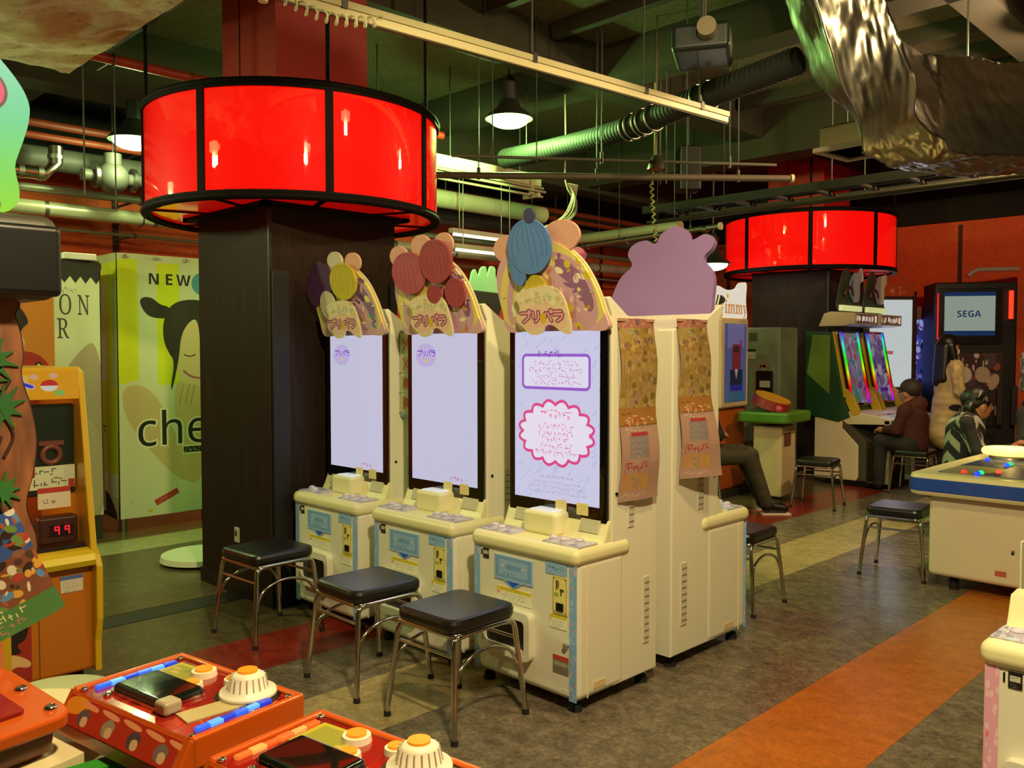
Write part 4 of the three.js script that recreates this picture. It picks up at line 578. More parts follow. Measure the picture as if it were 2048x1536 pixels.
// ---------------------------------------------------------------- jungle game cabinet at the left edge
const barkTex = noiseTex(256, (x, y) => { const k = 0.72 + 0.4 * vn(x / 6, y / 20) + 0.2 * vn2(x / 2, y / 9); return [118 * k, 70 * k, 42 * k]; });
{ const zb = -2.3, t = thing('jungle_game_cabinet', 'jungle themed game cabinet with a brown trunk shaped side board', 'game cabinet', [0.3, 0, zb]);
  const edge = [[-0.1, 0.25], [0.16, 0.3], [0.2, 0.6], [0.25, 0.74], [0.33, 0.87], [0.362, 0.95], [0.365, 1.0], [0.345, 1.08], [0.362, 1.16], [0.37, 1.24], [0.358, 1.32], [0.34, 1.39], [0.345, 1.45], [0.33, 1.53], [0.29, 1.58], [-0.2, 1.6], [-0.25, 0.9]];
  const board = part('trunk_board', ext(smooth(edge), 0.02), M(0xffffff, 0.6, { map: barkTex }), t);
  part('board_edge', ext(smooth(edge.map(([x, y]) => [x * 1.012 + 0.004, y])), 0.012).translate(0, 0, -0.012), M(0x2a130a, 0.5), board);
  const leaf = smooth([[0, 0], [0.03, 0.03], [0.09, 0.035], [0.05, 0.05], [0.1, 0.08], [0.04, 0.075], [0.06, 0.125], [0.015, 0.09], [0, 0.13], [-0.015, 0.09], [-0.06, 0.115], [-0.04, 0.07], [-0.1, 0.07], [-0.05, 0.045], [-0.09, 0.02], [-0.03, 0.025]]);
  for (const [x, y, a, k] of [[0.25, 1.42, -1.2, 0.62], [0.27, 1.33, -2.0, 0.6], [0.24, 1.36, -0.4, 0.6], [0.275, 1.12, -1.5, 0.45], [0.265, 1.01, -1.0, 0.55], [0.25, 0.95, -1.9, 0.6]]) part('painted_leaf', ext(leaf, 0.006).scale(k, k, 1).rotateZ(a).translate(x, y, 0.0195), M([0x1f5a22, 0x2c6a2a, 0x18481c][Math.floor(k * 10) % 3], 0.6), board);
  for (const [x, y, h] of [[0.28, 0.95, 0.3], [0.16, 0.7, 0.4], [0.3, 1.2, 0.18]]) part('bark_line', tube([[x, y, 0.022], [x + 0.02, y + h * 0.3, 0.022], [x - 0.01, y + h * 0.7, 0.022], [x + 0.015, y + h, 0.022]], 0.004, 20, 6), M(0x3a1a0c, 0.6), board);
  part('cabinet_body', rbox(0.5, 1.5, 0.55, 0.02, -0.02, 0.81, -0.32), M(0x5c2c18, 0.6), t);
  const mon = part('monitor', rbox(0.48, 0.2, 0.34, 0.035, 0.175, 1.67, -0.09, 4), M(0x3c382f, 0.5), t); part('monitor_front', rbox(0.43, 0.165, 0.03, 0.03, 0.197, 1.66, 0.085, 4), M(0x050506, 0.4), mon);
  const topB = smooth([[-0.2, 1.75], [0.3, 1.77], [0.345, 1.9], [0.375, 2.0], [0.37, 2.06], [0.32, 2.13], [0.24, 2.2], [0.1, 2.26], [-0.1, 2.28], [-0.25, 2.2]]);
  part('topper_board', fitUV(ext(topB, 0.018).translate(0, 0, -0.02)), print(512, 512, (g, w, h) => {
    for (let i = 0; i < 64; i++) { const u = i / 63, c = u < 0.5 ? [70 - 10 * u, 150 + 40 * u, 200 - 80 * u] : [65 + 130 * (u - 0.5), 170 + 60 * (u - 0.5), 160 - 260 * (u - 0.5)]; g.fillStyle = `rgb(${c.map((v) => Math.max(20, v | 0)).join()})`; g.fillRect(0, u * h, w, h / 63 + 1); }
    g.strokeStyle = 'rgba(220,235,240,0.4)'; g.lineWidth = 9; for (const [x, y, s] of [[420, 90, 40], [340, 60, 30], [430, 330, 44], [300, 300, 40], [380, 400, 36]]) { g.strokeRect(x - s / 2, y - s / 2, s, s); g.strokeRect(x - s / 4, y - s / 4, s / 2, s / 2); }
    for (const [x, y, r, c] of [[400, 200, 70, '#a2207a'], [420, 440, 34, '#d88a3c'], [300, 470, 28, '#8ab04c']]) { g.fillStyle = '#3c1030'; g.beginPath(); g.ellipse(x, y, r + 5, r * 0.78 + 5, 0.2, 0, 7); g.fill(); g.fillStyle = c; g.beginPath(); g.ellipse(x, y, r, r * 0.78, 0.2, 0, 7); g.fill(); g.fillStyle = '#f0dce8'; g.beginPath(); g.ellipse(x + r * 0.2, y - r * 0.5, r * 0.22, r * 0.14, 0.4, 0, 7); g.fill(); } }), t);
  part('board_post', [box(0.03, 0.5, 0.03, 0.0, 1.85, -0.04), box(0.03, 0.5, 0.03, 0.2, 1.85, -0.04)], darkGrey, t);
  part('base_plinth', box(0.48, 0.07, 0.5, -0.02, 0.035, -0.3), rubber, t); part('red_tube', rod([0.3, 0.3, 0.03], [0.255, 0.82, 0.03], 0.016, 12), M(0x8c1c1c, 0.3), t); }
{ const q = thing('hanging_flyer', 'colourful picture flyer dangling askew from the trunk shaped board', 'flyer', [0.575, 0.93, -2.265]);
  const g = new THREE.PlaneGeometry(0.2, 0.28, 10, 14), p = g.attributes.position; for (let i = 0; i < p.count; i++) p.setZ(i, 0.012 * Math.sin(p.getX(i) * 16) + 0.01 * Math.sin(p.getY(i) * 11)); g.computeVertexNormals();
  part('sheet', g.rotateZ(0.42).translate(-0.01, -0.01, 0.03), print(384, 512, (c, w, h) => { c.fillStyle = '#7d4a34'; c.fillRect(0, 0, w, h); c.fillStyle = '#3656a0'; c.fillRect(140, 0, 244, 190); c.fillStyle = '#c46a34'; c.fillRect(0, 60, 150, 190); blobs(c, w, h, 130, ['#c8b890', '#b03c34', '#d8a040', '#4a3830', '#8c5a48', '#5a8ac0', '#d8d0c0', '#6a8a44', '#a0583c', '#33241f'], 5, 30); c.fillStyle = '#4a7a44'; c.fillRect(0, 400, w, 112); tinyText(c, 60, 400, 280, 1, 46, '#d8cc9c'); tinyText(c, 20, 456, 240, 1, 40, '#c86a70'); }, 0.4, two), q);
  part('orange_tab', box(0.025, 0.07, 0.004).rotateZ(0.1).translate(-0.005, -0.19, 0.02), M(0xb0622a, 0.5), q); part('clip', box(0.03, 0.02, 0.03, 0.0, 0.125, 0.015), steel, q); }

// ---------------------------------------------------------------- orange control consoles in the foreground
const fireArt = print(512, 128, (g, w, h) => { g.fillStyle = '#a82a16'; g.fillRect(0, 0, w, h); curveFill(g, [[0, 0], [120, 0], [90, 70], [0, 90]], '#e08a1c'); for (let i = 0; i < 5; i++) curveFill(g, [[60 + i * 100, 6], [150 + i * 100, 14], [150 + i * 100, 40], [70 + i * 100, 30]], '#dc8a60'); for (let i = 0; i < 4; i++) { const x = 70 + i * 118; blobs(g, 1, 1, 0, [], 1, 1); curveFill(g, [[x, 60], [x + 30, 30], [x + 62, 60], [x + 40, 118], [x + 6, 110]], ['#5a4a4c', '#8c7c70', '#4a3c44', '#70605c'][i]); curveFill(g, [[x + 20, 70], [x + 50, 66], [x + 54, 112], [x + 24, 116]], '#c9a078'); } }, 0.4);
const redTop = print(512, 384, (g, w, h) => { g.fillStyle = '#8e1a12'; g.fillRect(0, 0, w, h); blobs(g, w, h, 26, ['#a32418', '#7c150e', '#b2301c'], 20, 70); for (let i = 0; i < 40; i++) { g.fillStyle = ['#c8862c', '#3a4a66', '#b8502c', '#6a1410'][i % 4]; g.fillRect(330 + rnd() * 170, rnd() * 170, 6 + rnd() * 18, 4 + rnd() * 10); } tinyText(g, 330, 250, 150, 2, 20, '#c89a50'); }, 0.18, { clearcoat: 0.6 });
const orangePlastic = M(0xc4520e, 0.3, { clearcoat: 0.5 }), bolt = metal(0xd8d4c8, 0.15), amber = emit(0xffa01c, 0.75, 0xc87818), creamKnob = M(0xe8dcc6, 0.4);
function consolePanel(at, turn, label, led, ledLight) {
  const t = thing('control_console', label, 'game console', at, turn, 'orange button consoles');   // x to the right along the long side, z towards the player
  const L = 0.405, D = 0.25;
  part('tray', [box(L, 0.05, D, 0, -0.03, 0)], M(0x8a2c10, 0.4), t);
  part('top_plate', box(L - 0.014, 0.006, D - 0.014, 0, -0.003, 0), redTop, t);
  part('front_lip', profile([[D / 2 - 0.006, -0.0], [D / 2 + 0.004, 0.006], [D / 2 + 0.036, -0.05], [D / 2 + 0.036, -0.075], [D / 2 - 0.006, -0.06]], L + 0.012, 0.003), orangePlastic, t);
  part('picture_strip', box(L - 0.02, 0.055, 0.003).rotateX(-0.56).translate(0, -0.0225, D / 2 + 0.0225), fireArt, t);
  for (const s of [-1, 1]) part('side_rail', rbox(0.016, 0.06, D, 0.006, s * (L / 2), -0.022, 0), orangePlastic, t);
  part('back_rail', rbox(L + 0.016, 0.06, 0.016, 0.006, 0, -0.022, -D / 2), orangePlastic, t);
  const seg = (n, x0, z0, x1, z1) => { for (let i = 0; i < n; i++) { const u = (i + 0.5) / n; part('light_bar', rbox(0.013 + 0.004 * (i % 2), 0.009, 1.04 * Math.hypot(x1 - x0, z1 - z0) / n, 0.003).rotateY(Math.atan2(x1 - x0, z1 - z0)).translate(x0 + (x1 - x0) * u, 0.004, z0 + (z1 - z0) * u), led[i % led.length], t); } };
  seg(6, -L / 2 + 0.03, D / 2 - 0.03, -L / 2 + 0.03, -D / 2 + 0.035); seg(6, L / 2 - 0.03, D / 2 - 0.03, L / 2 - 0.03, -D / 2 + 0.05);
  const lid = part('dark_window', [rbox(0.17, 0.022, 0.105, 0.018, -0.05, 0.008, 0.03, 3)], M(0x0e1611, 0.06, { clearcoat: 1 }), t); part('window_rim', ring(0.18, 0.115, 0.155, 0.09, 0.006, 0.02).rotateX(-Math.PI / 2).translate(-0.05, 0.001, 0.03), chrome, lid);
  part('yellow_card', box(0.11, 0.003, 0.09).rotateY(0.04).translate(-0.105, 0.002, -0.055), print(96, 96, (g, w, h) => { g.fillStyle = '#b0a624'; g.fillRect(0, 0, w, h); g.fillStyle = '#8f8a2a'; g.fillRect(10, 10, 76, 76); blobs(g, w, h, 8, ['#b8a04c', '#6a7a3c', '#c89a70'], 5, 14); }), t);
  part('pale_card', box(0.055, 0.003, 0.12).rotateY(-0.2).translate(0.115, 0.002, 0.02), M(0xb9a878, 0.3), t);
  const round = (x, z, r, h, name) => { const b = part(name, [cyl(r, r * 1.08, h, x, h / 2, z, 28)], creamKnob, t); part('button_cap', cyl(r * 0.72, r * 0.72, 0.006, x, h + 0.002, z, 24), amber, b); };
  round(-0.06, -0.085, 0.026, 0.012, 'lit_button'); round(-0.02, -0.03, 0.02, 0.01, 'lit_button'); round(0.03, -0.095, 0.02, 0.01, 'lit_button');
  const knob = part('big_knob', new THREE.LatheGeometry([[0, 0.052], [0.022, 0.05], [0.034, 0.043], [0.039, 0.018], [0.056, 0.013], [0.058, 0.004], [0.05, 0]].map(([a, b]) => new THREE.Vector2(a, b)), 40).translate(0.11, 0, -0.07), creamKnob, t); part('knob_cap', cyl(0.02, 0.02, 0.006, 0.11, 0.052, -0.07, 24), amber, knob); for (let i = 0; i < 18; i++) { const a = i / 18 * 6.283; part('knob_rib', rod([0.11 + 0.0345 * Math.cos(a), 0.043, -0.07 + 0.0345 * Math.sin(a)], [0.11 + 0.0395 * Math.cos(a), 0.018, -0.07 + 0.0395 * Math.sin(a)], 0.0016, 5), M(0xb8a898, 0.5), knob); } part('knob_seat', cyl(0.066, 0.066, 0.003, 0.11, 0.0015, -0.07, 32), black, knob);
  part('joystick_block', rbox(0.04, 0.028, 0.04, 0.008, 0.055, 0.014, 0.075), M(0xa8987c, 0.35), t);
  for (const [x, z] of [[-L / 2 + 0.014, D / 2 - 0.014], [L / 2 - 0.014, D / 2 - 0.014], [-L / 2 + 0.014, -D / 2 + 0.014], [L / 2 - 0.014, -D / 2 + 0.014], [-0.12, 0.1]]) part('bolt', new THREE.SphereGeometry(0.008, 14, 8).scale(1, 0.6, 1).translate(x, 0.003, z), bolt, t);
  part('support_post', cyl(0.06, 0.09, 0.69, 0, -0.4, -0.02, 24), M(0x4a1c10, 0.5), t); part('support_base', cyl(0.16, 0.17, 0.02, 0, -0.745 + 0.01, -0.02, 32), rubber, t);
  return t;
}
const blueLed = [emit(0x2a6cff, 1.3, 0x2040a0), emit(0x58a4ff, 1.5, 0x4080c0), emit(0x1848e8, 1.1, 0x102080)], orangeLed = [emit(0xff7a30, 1.2, 0xa04010), emit(0xffa050, 1.5, 0xc07030), emit(0xff6a28, 1.1, 0xa04010)];
consolePanel([0.775, 0.745, -1.715], -Math.PI / 2 + 0.16, 'orange rimmed button console with glowing blue light bars', blueLed, 0x4080ff);
consolePanel([0.835, 0.735, -1.235], -Math.PI / 2 + 0.14, 'orange rimmed button console with glowing orange light bars', orangeLed, 0xff8040);
{ const t = thing('bolted_panel', 'orange bolted panel with a red window at the corner of the white table', 'game panel', [0.41, 0.735, -1.9], 0.2);
  part('plate', ext(roundRect(0.3, 0.3, 0.05), 0.03, 0.006).rotateX(-Math.PI / 2 + 0.12), orangePlastic, t); part('red_window', ext(roundRect(0.2, 0.2, 0.015), 0.008, 0.002).rotateX(-Math.PI / 2 + 0.12).translate(-0.02, 0.03, 0.0), redTop, t);
  for (const [x, z] of [[0.12, 0.11], [0.12, -0.0], [0.12, -0.11], [-0.12, 0.12]]) part('bolt', new THREE.SphereGeometry(0.013, 16, 10).scale(1, 0.7, 1).translate(x, 0.031 + z * 0.12 * -1, z), bolt, t);
  part('mount_box', rbox(0.26, 0.09, 0.2, 0.03, 0.0, -0.03, 0.02), M(0x6a3c30, 0.5), t); }
{ const t = thing('round_table', 'cream round table top under the orange bolted panel', 'table', [0.5, 0, -2.0]); part('table_top', cyl(0.24, 0.24, 0.025, 0, 0.6475, 0, 48), M(0xded0a4, 0.45), t); part('pedestal', cyl(0.04, 0.05, 0.62, 0, 0.32, 0, 20), steel, t); part('foot_plate', cyl(0.16, 0.17, 0.02, 0, 0.01, 0, 32), steel, t); }
{ const t = thing('round_stool', 'pale round seat behind the cream table, beside the orange prize machine', 'stool', [0.86, 0, -2.78]); part('seat', new THREE.LatheGeometry([[0, 0.43], [0.13, 0.43], [0.16, 0.42], [0.165, 0.4], [0.15, 0.385], [0, 0.385]].map(([a, b]) => new THREE.Vector2(a, b)), 40), M(0xb9bd92, 0.5), t); part('pedestal', cyl(0.03, 0.035, 0.37, 0, 0.2, 0, 16), steel, t); part('foot_plate', cyl(0.13, 0.14, 0.02, 0, 0.01, 0, 28), steel, t); }
{ const t = thing('green_game_board', 'green rimmed game board with a dark picture at the bottom corner', 'game board', [0.46, 0.62, -1.55], -0.1); part('rim', ring(0.42, 0.4, 0.34, 0.32, 0.03, 0.03).rotateX(-Math.PI / 2 + 0.05), M(0x2f8a28, 0.45), t);
  part('picture', box(0.36, 0.006, 0.34, 0, 0.006, 0).rotateX(0.05), print(256, 256, (g, w, h) => { g.fillStyle = '#1d1614'; g.fillRect(0, 0, w, h); blobs(g, w, h, 40, ['#3a4a3c', '#5a7a70', '#2a2c5c', '#4a3a34', '#7a5a50', '#3440a0'], 8, 34); }, 0.25), t); part('support_post', cyl(0.05, 0.08, 0.62, 0, -0.31, 0, 20), rubber, t); }
// ---------------------------------------------------------------- blue edged game table on the right
{ const t = thing('medal_game_table', 'white game table with a deep blue band around its lit top', 'game table', [6.2, 0, -0.78]);
  const navy = M(0x2048a8, 0.35, { clearcoat: 0.4 }), W = 1.35, L = 2.3;   // x is the width, z the length
  part('cabinet', rbox(W, 0.5, L - 0.05, 0.03, 0, 0.335, 0, 3), M(0xd8ccb0, 0.45), t);
  const rr = (w, l, r) => { const s = roundRect(w, l, r); return s; };
  part('table_rim', ext(rr(W + 0.148, L + 0.168, 0.1), 0.135, 0.025, 10).rotateX(-Math.PI / 2).translate(0, 0.575, 0), M(0xd8cc9e, 0.4), t);
  part('blue_band', ext(rr(W + 0.152, L + 0.172, 0.1), 0.082, 0.006, 10).rotateX(-Math.PI / 2).translate(0, 0.602, 0), navy, t);
  part('play_field', box(W - 0.1, 0.008, L - 0.12, 0, 0.712, 0), print(256, 512, (g, w, h) => { g.fillStyle = '#2a3a66'; g.fillRect(0, 0, w, h); blobs(g, w, h, 70, ['#1c2c58', '#a89c4c', '#6a6a78', '#8c8470', '#3a5aa0', '#c8b860'], 10, 50); }, 0.5), t);
  const halo = part('light_ring', new THREE.TorusGeometry(0.15, 0.024, 12, 40).rotateX(Math.PI / 2).translate(0.4, 0.765, -0.97), emit(0xffe070, 2.2, 0xfff0c0), t); part('ring_post', cyl(0.12, 0.13, 0.05, 0.4, 0.738, -0.97), steel, halo);
  for (const [x, z, c] of [[-0.62, -0.87, 0x2040ff], [-0.57, -0.865, 0x20e070], [-0.46, -0.8, 0xff5030], [-0.6, -0.95, 0xff3020], [0.16, -1.04, 0x3050ff], [-0.08, -0.86, 0x3060ff], [-0.01, -0.857, 0x30d070], [-0.2, -0.5, 0xff5030]]) part('indicator_lamp', ball(0.017, x, 0.722, z, 12), emit(c, 2.2), t);
  part('red_label', box(0.003, 0.03, 0.06, -W / 2 - 0.001, 0.16, -0.72), M(0xb85a48, 0.5), t); part('red_label', box(0.003, 0.03, 0.06, -W / 2 - 0.001, 0.16, -0.42), M(0xb85a48, 0.5), t);
  for (const [x, z] of [[-0.58, -1.0], [0.58, -1.0], [-0.58, 1.0], [0.58, 1.0], [-0.58, 0]]) part('foot', cyl(0.025, 0.03, 0.09, x, 0.045, z, 14), rubber, t);
  const l = new THREE.PointLight(0xffd870, 0.25); l.position.set(0.4, 0.82, -0.97); l.name = 'ring_light'; t.add(l); }
// ---------------------------------------------------------------- two green sided rhythm machines
const ledPrint = (c) => glow(16, 256, (g, w, h) => { for (let i = 0; i < 64; i++) { const u = i / 63; g.fillStyle = `hsl(${(c - u * 300 + 720) % 360},100%,50%)`; g.fillRect(0, u * h, w, 5); } }, 1.3);
const rhythmScreen = (a) => glow(192, 448, (g, w, h) => { g.fillStyle = a ? '#8c84a4' : '#a79cb8'; g.fillRect(0, 0, w, h); blobs(g, w, h, 70, a ? ['#5a3c94', '#b8a4c8', '#8868b0', '#d0c8d8', '#7848a8'] : ['#c08cc8', '#6ab89c', '#d8c4dc', '#88589c', '#58a08c', '#c86a88'], 8, 40); g.fillStyle = '#5a30b0'; if (a) g.fillRect(40, 360, 120, 26); }, 0.5);
function rhythm(x, label, a) {
  const t = thing('rhythm_machine', label, 'game machine', [x, 0, -4.0], 0, 'green sided rhythm machines'), W = 0.62;
  const base = M(0xd6caa6, 0.5), green = M(0x14401c, 0.45), lime = M(0x5c7a1e, 0.5), yel = M(0xb89a1c, 0.4);
  part('lower_cabinet', profile([[-0.37, 0.06], [0.1, 0.06], [0.12, 0.1], [0.12, 0.44], [-0.06, 0.62], [-0.06, 0.72], [-0.37, 0.72]], W, 0.008), base, t);
  part('dark_band', profile([[0.121, 0.06], [0.2, 0.06], [0.2, 0.48], [-0.02, 0.7], [-0.058, 0.66], [-0.058, 0.62], [0.121, 0.44]], W - 0.02, 0.004), M(0x4a4436, 0.5), t);
  part('front_leg', box(0.05, 0.72, 0.05, -W / 2 + 0.025, 0.36, 0.42), M(0x9a987c, 0.5), t); part('front_leg', box(0.05, 0.72, 0.05, W / 2 - 0.025, 0.36, 0.42), M(0x9a987c, 0.5), t); part('foot_bar', box(W, 0.05, 0.68, 0, 0.03, 0.1), black, t);
  part('control_shelf', profile([[-0.06, 0.7], [0.0, 0.66], [0.46, 0.68], [0.47, 0.73], [0.1, 0.8], [-0.06, 0.8]], W, 0.008), M(0xccc0a0, 0.4), t);
  for (let i = 0; i < 4; i++) part('play_button', rbox(0.11, 0.02, 0.09, 0.006, -0.2 + i * 0.135, 0.765, 0.25).rotateX(0.0), M([0xc8c0b4, 0xb8b4c8][i % 2], 0.3), t);
  part('side_shell', profile([[-0.48, 0.75], [-0.1, 0.68], [0.03, 0.74], [-0.06, 1.0], [-0.19, 1.66], [-0.48, 1.67]], W + 0.02, 0.006), green, t);
  for (const s of [-1, 1]) { part('lime_flash', profile([[-0.46, 1.2], [-0.2, 0.98], [-0.2, 1.62], [-0.4, 1.63]], 0.004).translate(s * (W / 2 + 0.0115), 0, 0), lime, t); part('yellow_bracket', profile([[0.03, 0.75], [0.12, 0.78], [0.05, 0.96], [-0.06, 1.06], [-0.04, 0.9]], 0.05, 0.006).translate(s * (W / 2 - 0.02), 0, 0.02), yel, t); part('yellow_edge', profile([[-0.19, 1.66], [-0.16, 1.66], [-0.02, 0.95], [-0.05, 0.95]], 0.03).translate(s * (W / 2 - 0.005), 0, 0.01), yel, t); }
  const tilt = 0.19, scr = (g) => g.rotateX(-tilt).translate(0, 1.26, -0.075);
  part('screen_surround', scr(rbox(W - 0.04, 0.84, 0.03, 0.01)), blackGloss, t); part('screen', scr(box(0.34, 0.78, 0.006, 0, 0, 0.018)), rhythmScreen(a), t);
  for (const s of [-1, 1]) part('led_strip', scr(box(0.026, 0.8, 0.012, s * 0.21, 0, 0.02)), ledPrint(s > 0 ? 210 : 230), t);
  part('header_box', profile([[-0.34, 1.72], [-0.08, 1.72], [0.06, 1.74], [0.06, 1.86], [-0.2, 1.88], [-0.28, 1.86]], W, 0.006), M(0xb3a67e, 0.45), t);
  part('marquee', box(W - 0.08, 0.1, 0.012, 0, 1.8, 0.064), glow(256, 64, (g, w, h) => { g.fillStyle = '#5a3c2c'; g.fillRect(0, 0, w, h); for (let i = 0; i < 30; i++) { g.fillStyle = ['#f0e0b0', '#e8a060', '#d8c8d0', '#f8f0e0'][i % 4]; g.fillRect(rnd() * w * 0.8, 8 + rnd() * 20, 4 + rnd() * 10, 30); } g.fillStyle = '#fff6e8'; g.fillRect(222, 8, 22, 48); }, 1.0), t);
  part('topper_light', box(W - 0.1, 0.06, 0.04, 0, 1.92, -0.12), emit(0xd8e8a0, 0.8, 0xc8d0a0), t);
  part('topper_board', ext(smooth([[-0.29, 1.9], [-0.26, 2.1], [-0.16, 2.3], [-0.04, 2.36], [0.06, 2.26], [0.14, 2.1], [0.26, 2.02], [0.28, 1.9], [0, 1.88]]), 0.014).translate(0, 0, -0.15), M(0x2c3a26, 0.6), t);
  part('topper_figure', ext(smooth([[-0.05, 2.14], [0.05, 2.3], [0.2, 2.33], [0.24, 2.38], [0.29, 2.33], [0.3, 2.24], [0.22, 2.2], [0.2, 2.02], [0.05, 2.0]]), 0.012).translate(0, 0, -0.12), print(64, 64, (g, w, h) => { g.fillStyle = '#8e98a8'; g.fillRect(0, 0, w, h); blobs(g, w, h, 20, ['#9c3c44', '#48689c', '#d0ccc0', '#4c7a48'], 4, 12); }), t);
  part('topper_arch', new THREE.TorusGeometry(0.09, 0.025, 8, 24, Math.PI).translate(-0.06, 2.06, -0.12), M(0x3c1c24, 0.5), t);
  const l = new THREE.RectAreaLight(0xb090ff, 1.2, 0.34, 0.78); l.position.set(0, 1.27, -0.03); l.rotation.set(-tilt, Math.PI, 0); l.name = 'screen_light'; t.add(l);
}
rhythm(9.46, 'rhythm machine with green side next to the dark wood pillar', 0); rhythm(10.14, 'second rhythm machine further from the dark wood pillar', 1);
// ---------------------------------------------------------------- drum game with a lit white sign
{ const t = thing('drum_game', 'orange drum game with a lit white flag sign and green drum table', 'game machine', [7.76, 0, -4.62], 0.1), or = M(0xb85a14, 0.4);
  part('cabinet', rbox(0.62, 1.5, 0.36, 0.03, 0, 0.8, -0.15), or, t); part('screen_frame', rbox(0.6, 0.86, 0.05, 0.03, -0.02, 1.27, 0.05), M(0xd0bc98, 0.4), t);
  part('screen', box(0.47, 0.74, 0.006, -0.02, 1.27, 0.079), glow(192, 288, (g, w, h) => { g.fillStyle = '#5c6c9c'; g.fillRect(0, 0, w, h); g.fillStyle = '#8a84b8'; g.fillRect(20, 0, 150, 90); g.fillStyle = '#a04890'; g.fillRect(130, 60, 24, 60); g.fillStyle = '#8c2c38'; g.beginPath(); g.roundRect(60, 76, 80, 100, 16); g.fill(); g.fillStyle = '#3a2c2a'; g.fillRect(76, 84, 48, 22); g.fillStyle = '#20243c'; g.fillRect(44, 170, 112, 70); g.fillStyle = '#c0c4d0'; arrow(g, [[86, 168], [114, 168], [100, 206]], '#c0c4d0'); g.fillStyle = '#2c2c90'; g.fillRect(44, 226, 112, 24); g.fillStyle = '#3c6c84'; g.fillRect(30, 252, 140, 36); }, 0.62), t);
  const sign = smooth([[-0.36, 0.02], [-0.3, 0.2], [-0.32, 0.38], [-0.1, 0.36], [0.14, 0.38], [0.24, 0.44], [0.34, 0.44], [0.33, 0.28], [0.35, 0.1], [0.2, 0.1], [0.05, 0.06], [-0.15, 0.0]]);
  part('lit_sign', fitUV(ext(sign, 0.05).translate(-0.02, 1.6, -0.02)), glow(384, 256, (g, w, h) => { g.fillStyle = '#fff4de'; g.fillRect(0, 0, w, h); g.font = 'bold 120px serif'; g.fillStyle = '#e0a020'; g.fillText('J', 60, 190); g.fillStyle = '#d88a3a'; g.font = 'bold 92px serif'; g.fillText('immy', 118, 176); g.fillStyle = '#f0b020'; g.beginPath(); g.arc(150, 84, 12, 0, 7); g.fill(); }, 1.15), t);
  part('drum_table', ext(roundRect(0.62, 0.5, 0.08), 0.1, 0.02).rotateX(-Math.PI / 2).translate(0.1, 0.72, 0.42), M(0x4c7a1c, 0.45), t);
  part('drum', [cyl(0.17, 0.18, 0.09, 0, 0, 0, 40).rotateX(0.35).translate(0.02, 0.9, 0.42)], M(0x8c2a1c, 0.4), t); part('drum_skin', [cyl(0.165, 0.165, 0.02, 0, 0.048, 0, 40).rotateX(0.35).translate(0.02, 0.9, 0.42)], M(0xc88a18, 0.4), t); part('drum_side_knob', ball(0.035, -0.12, 0.85, 0.55), M(0xc0405c, 0.4), t);
  part('pedestal', rbox(0.34, 0.66, 0.28, 0.02, 0.1, 0.36, 0.42), M(0xc4ae88, 0.45), t); part('picture_card', box(0.16, 0.12, 0.004, 0.06, 0.56, 0.563), M(0x6a3c24, 0.5), t); part('plinth', box(0.6, 0.06, 0.4, 0, 0.03, -0.1), rubber, t);
  t.scale.setScalar(1.05); const l = new THREE.RectAreaLight(0xfff0d0, 3, 0.6, 0.3); l.position.set(0, 1.8, 0.05); l.rotation.y = Math.PI; l.name = 'sign_light'; t.add(l); }
// ---------------------------------------------------------------- grey green card vending machine and plaque by the far pillar
{ const t = thing('card_vending_machine', 'grey green card vending machine standing before the far wood pillar', 'vending machine', [8.62, 0, -4.72], -Math.PI / 2), gg = M(0x67725a, 0.45);
  part('body', rbox(0.62, 1.66, 0.4, 0.02, 0, 0.87, 0), gg, t); part('plinth', box(0.58, 0.05, 0.36, 0, 0.025, 0), rubber, t);
  for (let i = 0; i < 6; i++) part('colour_stripe', box(0.035, 0.9, 0.003, -0.02 + i * 0.05, 0.85, 0.2015), M([0x5c7a6a, 0x7a6848, 0x4a7068, 0x8a6a60, 0x5a6a48, 0x6a7a70][i], 0.5), t);
  part('display_panel', box(0.3, 0.07, 0.01, -0.12, 1.4, 0.203), M(0x9aa28c, 0.4), t); part('slot_bar', box(0.3, 0.02, 0.014, -0.12, 1.46, 0.203), black, t);
  part('receipt_slot', rbox(0.2, 0.24, 0.02, 0.01, 0.14, 1.12, 0.205), black, t); part('receipt_paper', box(0.12, 0.07, 0.006, 0.15, 1.1, 0.218), M(0x9a9a88, 0.5), t); part('red_lamp', ball(0.022, -0.19, 1.24, 0.203, 12), emit(0xff2018, 1.0), t); part('key_plate', box(0.05, 0.05, 0.006, -0.19, 1.08, 0.203), black, t);
  part('emblem', box(0.1, 0.09, 0.003, 0.0, 1.6, 0.2015), M(0x33362c, 0.5), t); part('red_sticker', box(0.07, 0.03, 0.003, 0.12, 1.29, 0.2015), M(0xa83a2c, 0.5), t); }
{ const t = thing('hanging_plaque', 'long round ended plaque on the far wood pillar', 'plaque', [9.86, 1.42, -4.53]); part('plaque_board', ext((() => { const s = new THREE.Shape(); s.moveTo(-0.1, 0.3); s.lineTo(0.1, 0.3); s.lineTo(0.1, -0.22); s.absarc(0, -0.22, 0.1, 0, -Math.PI, true); s.closePath(); return s; })(), 0.012, 0.003), M(0x6c5c44, 0.5), t); part('plaque_text', box(0.12, 0.42, 0.003, 0, 0.02, 0.013), print(48, 160, (g, w, h) => { g.fillStyle = '#7c6a4c'; g.fillRect(0, 0, w, h); tinyText(g, 4, 6, 40, 9, 13, '#b8a884', 1.3); }), t); part('hanger_rod', rod([0, 0.29, 0.006], [0, 0.34, 0.006], 0.004, 6), steel, t); }
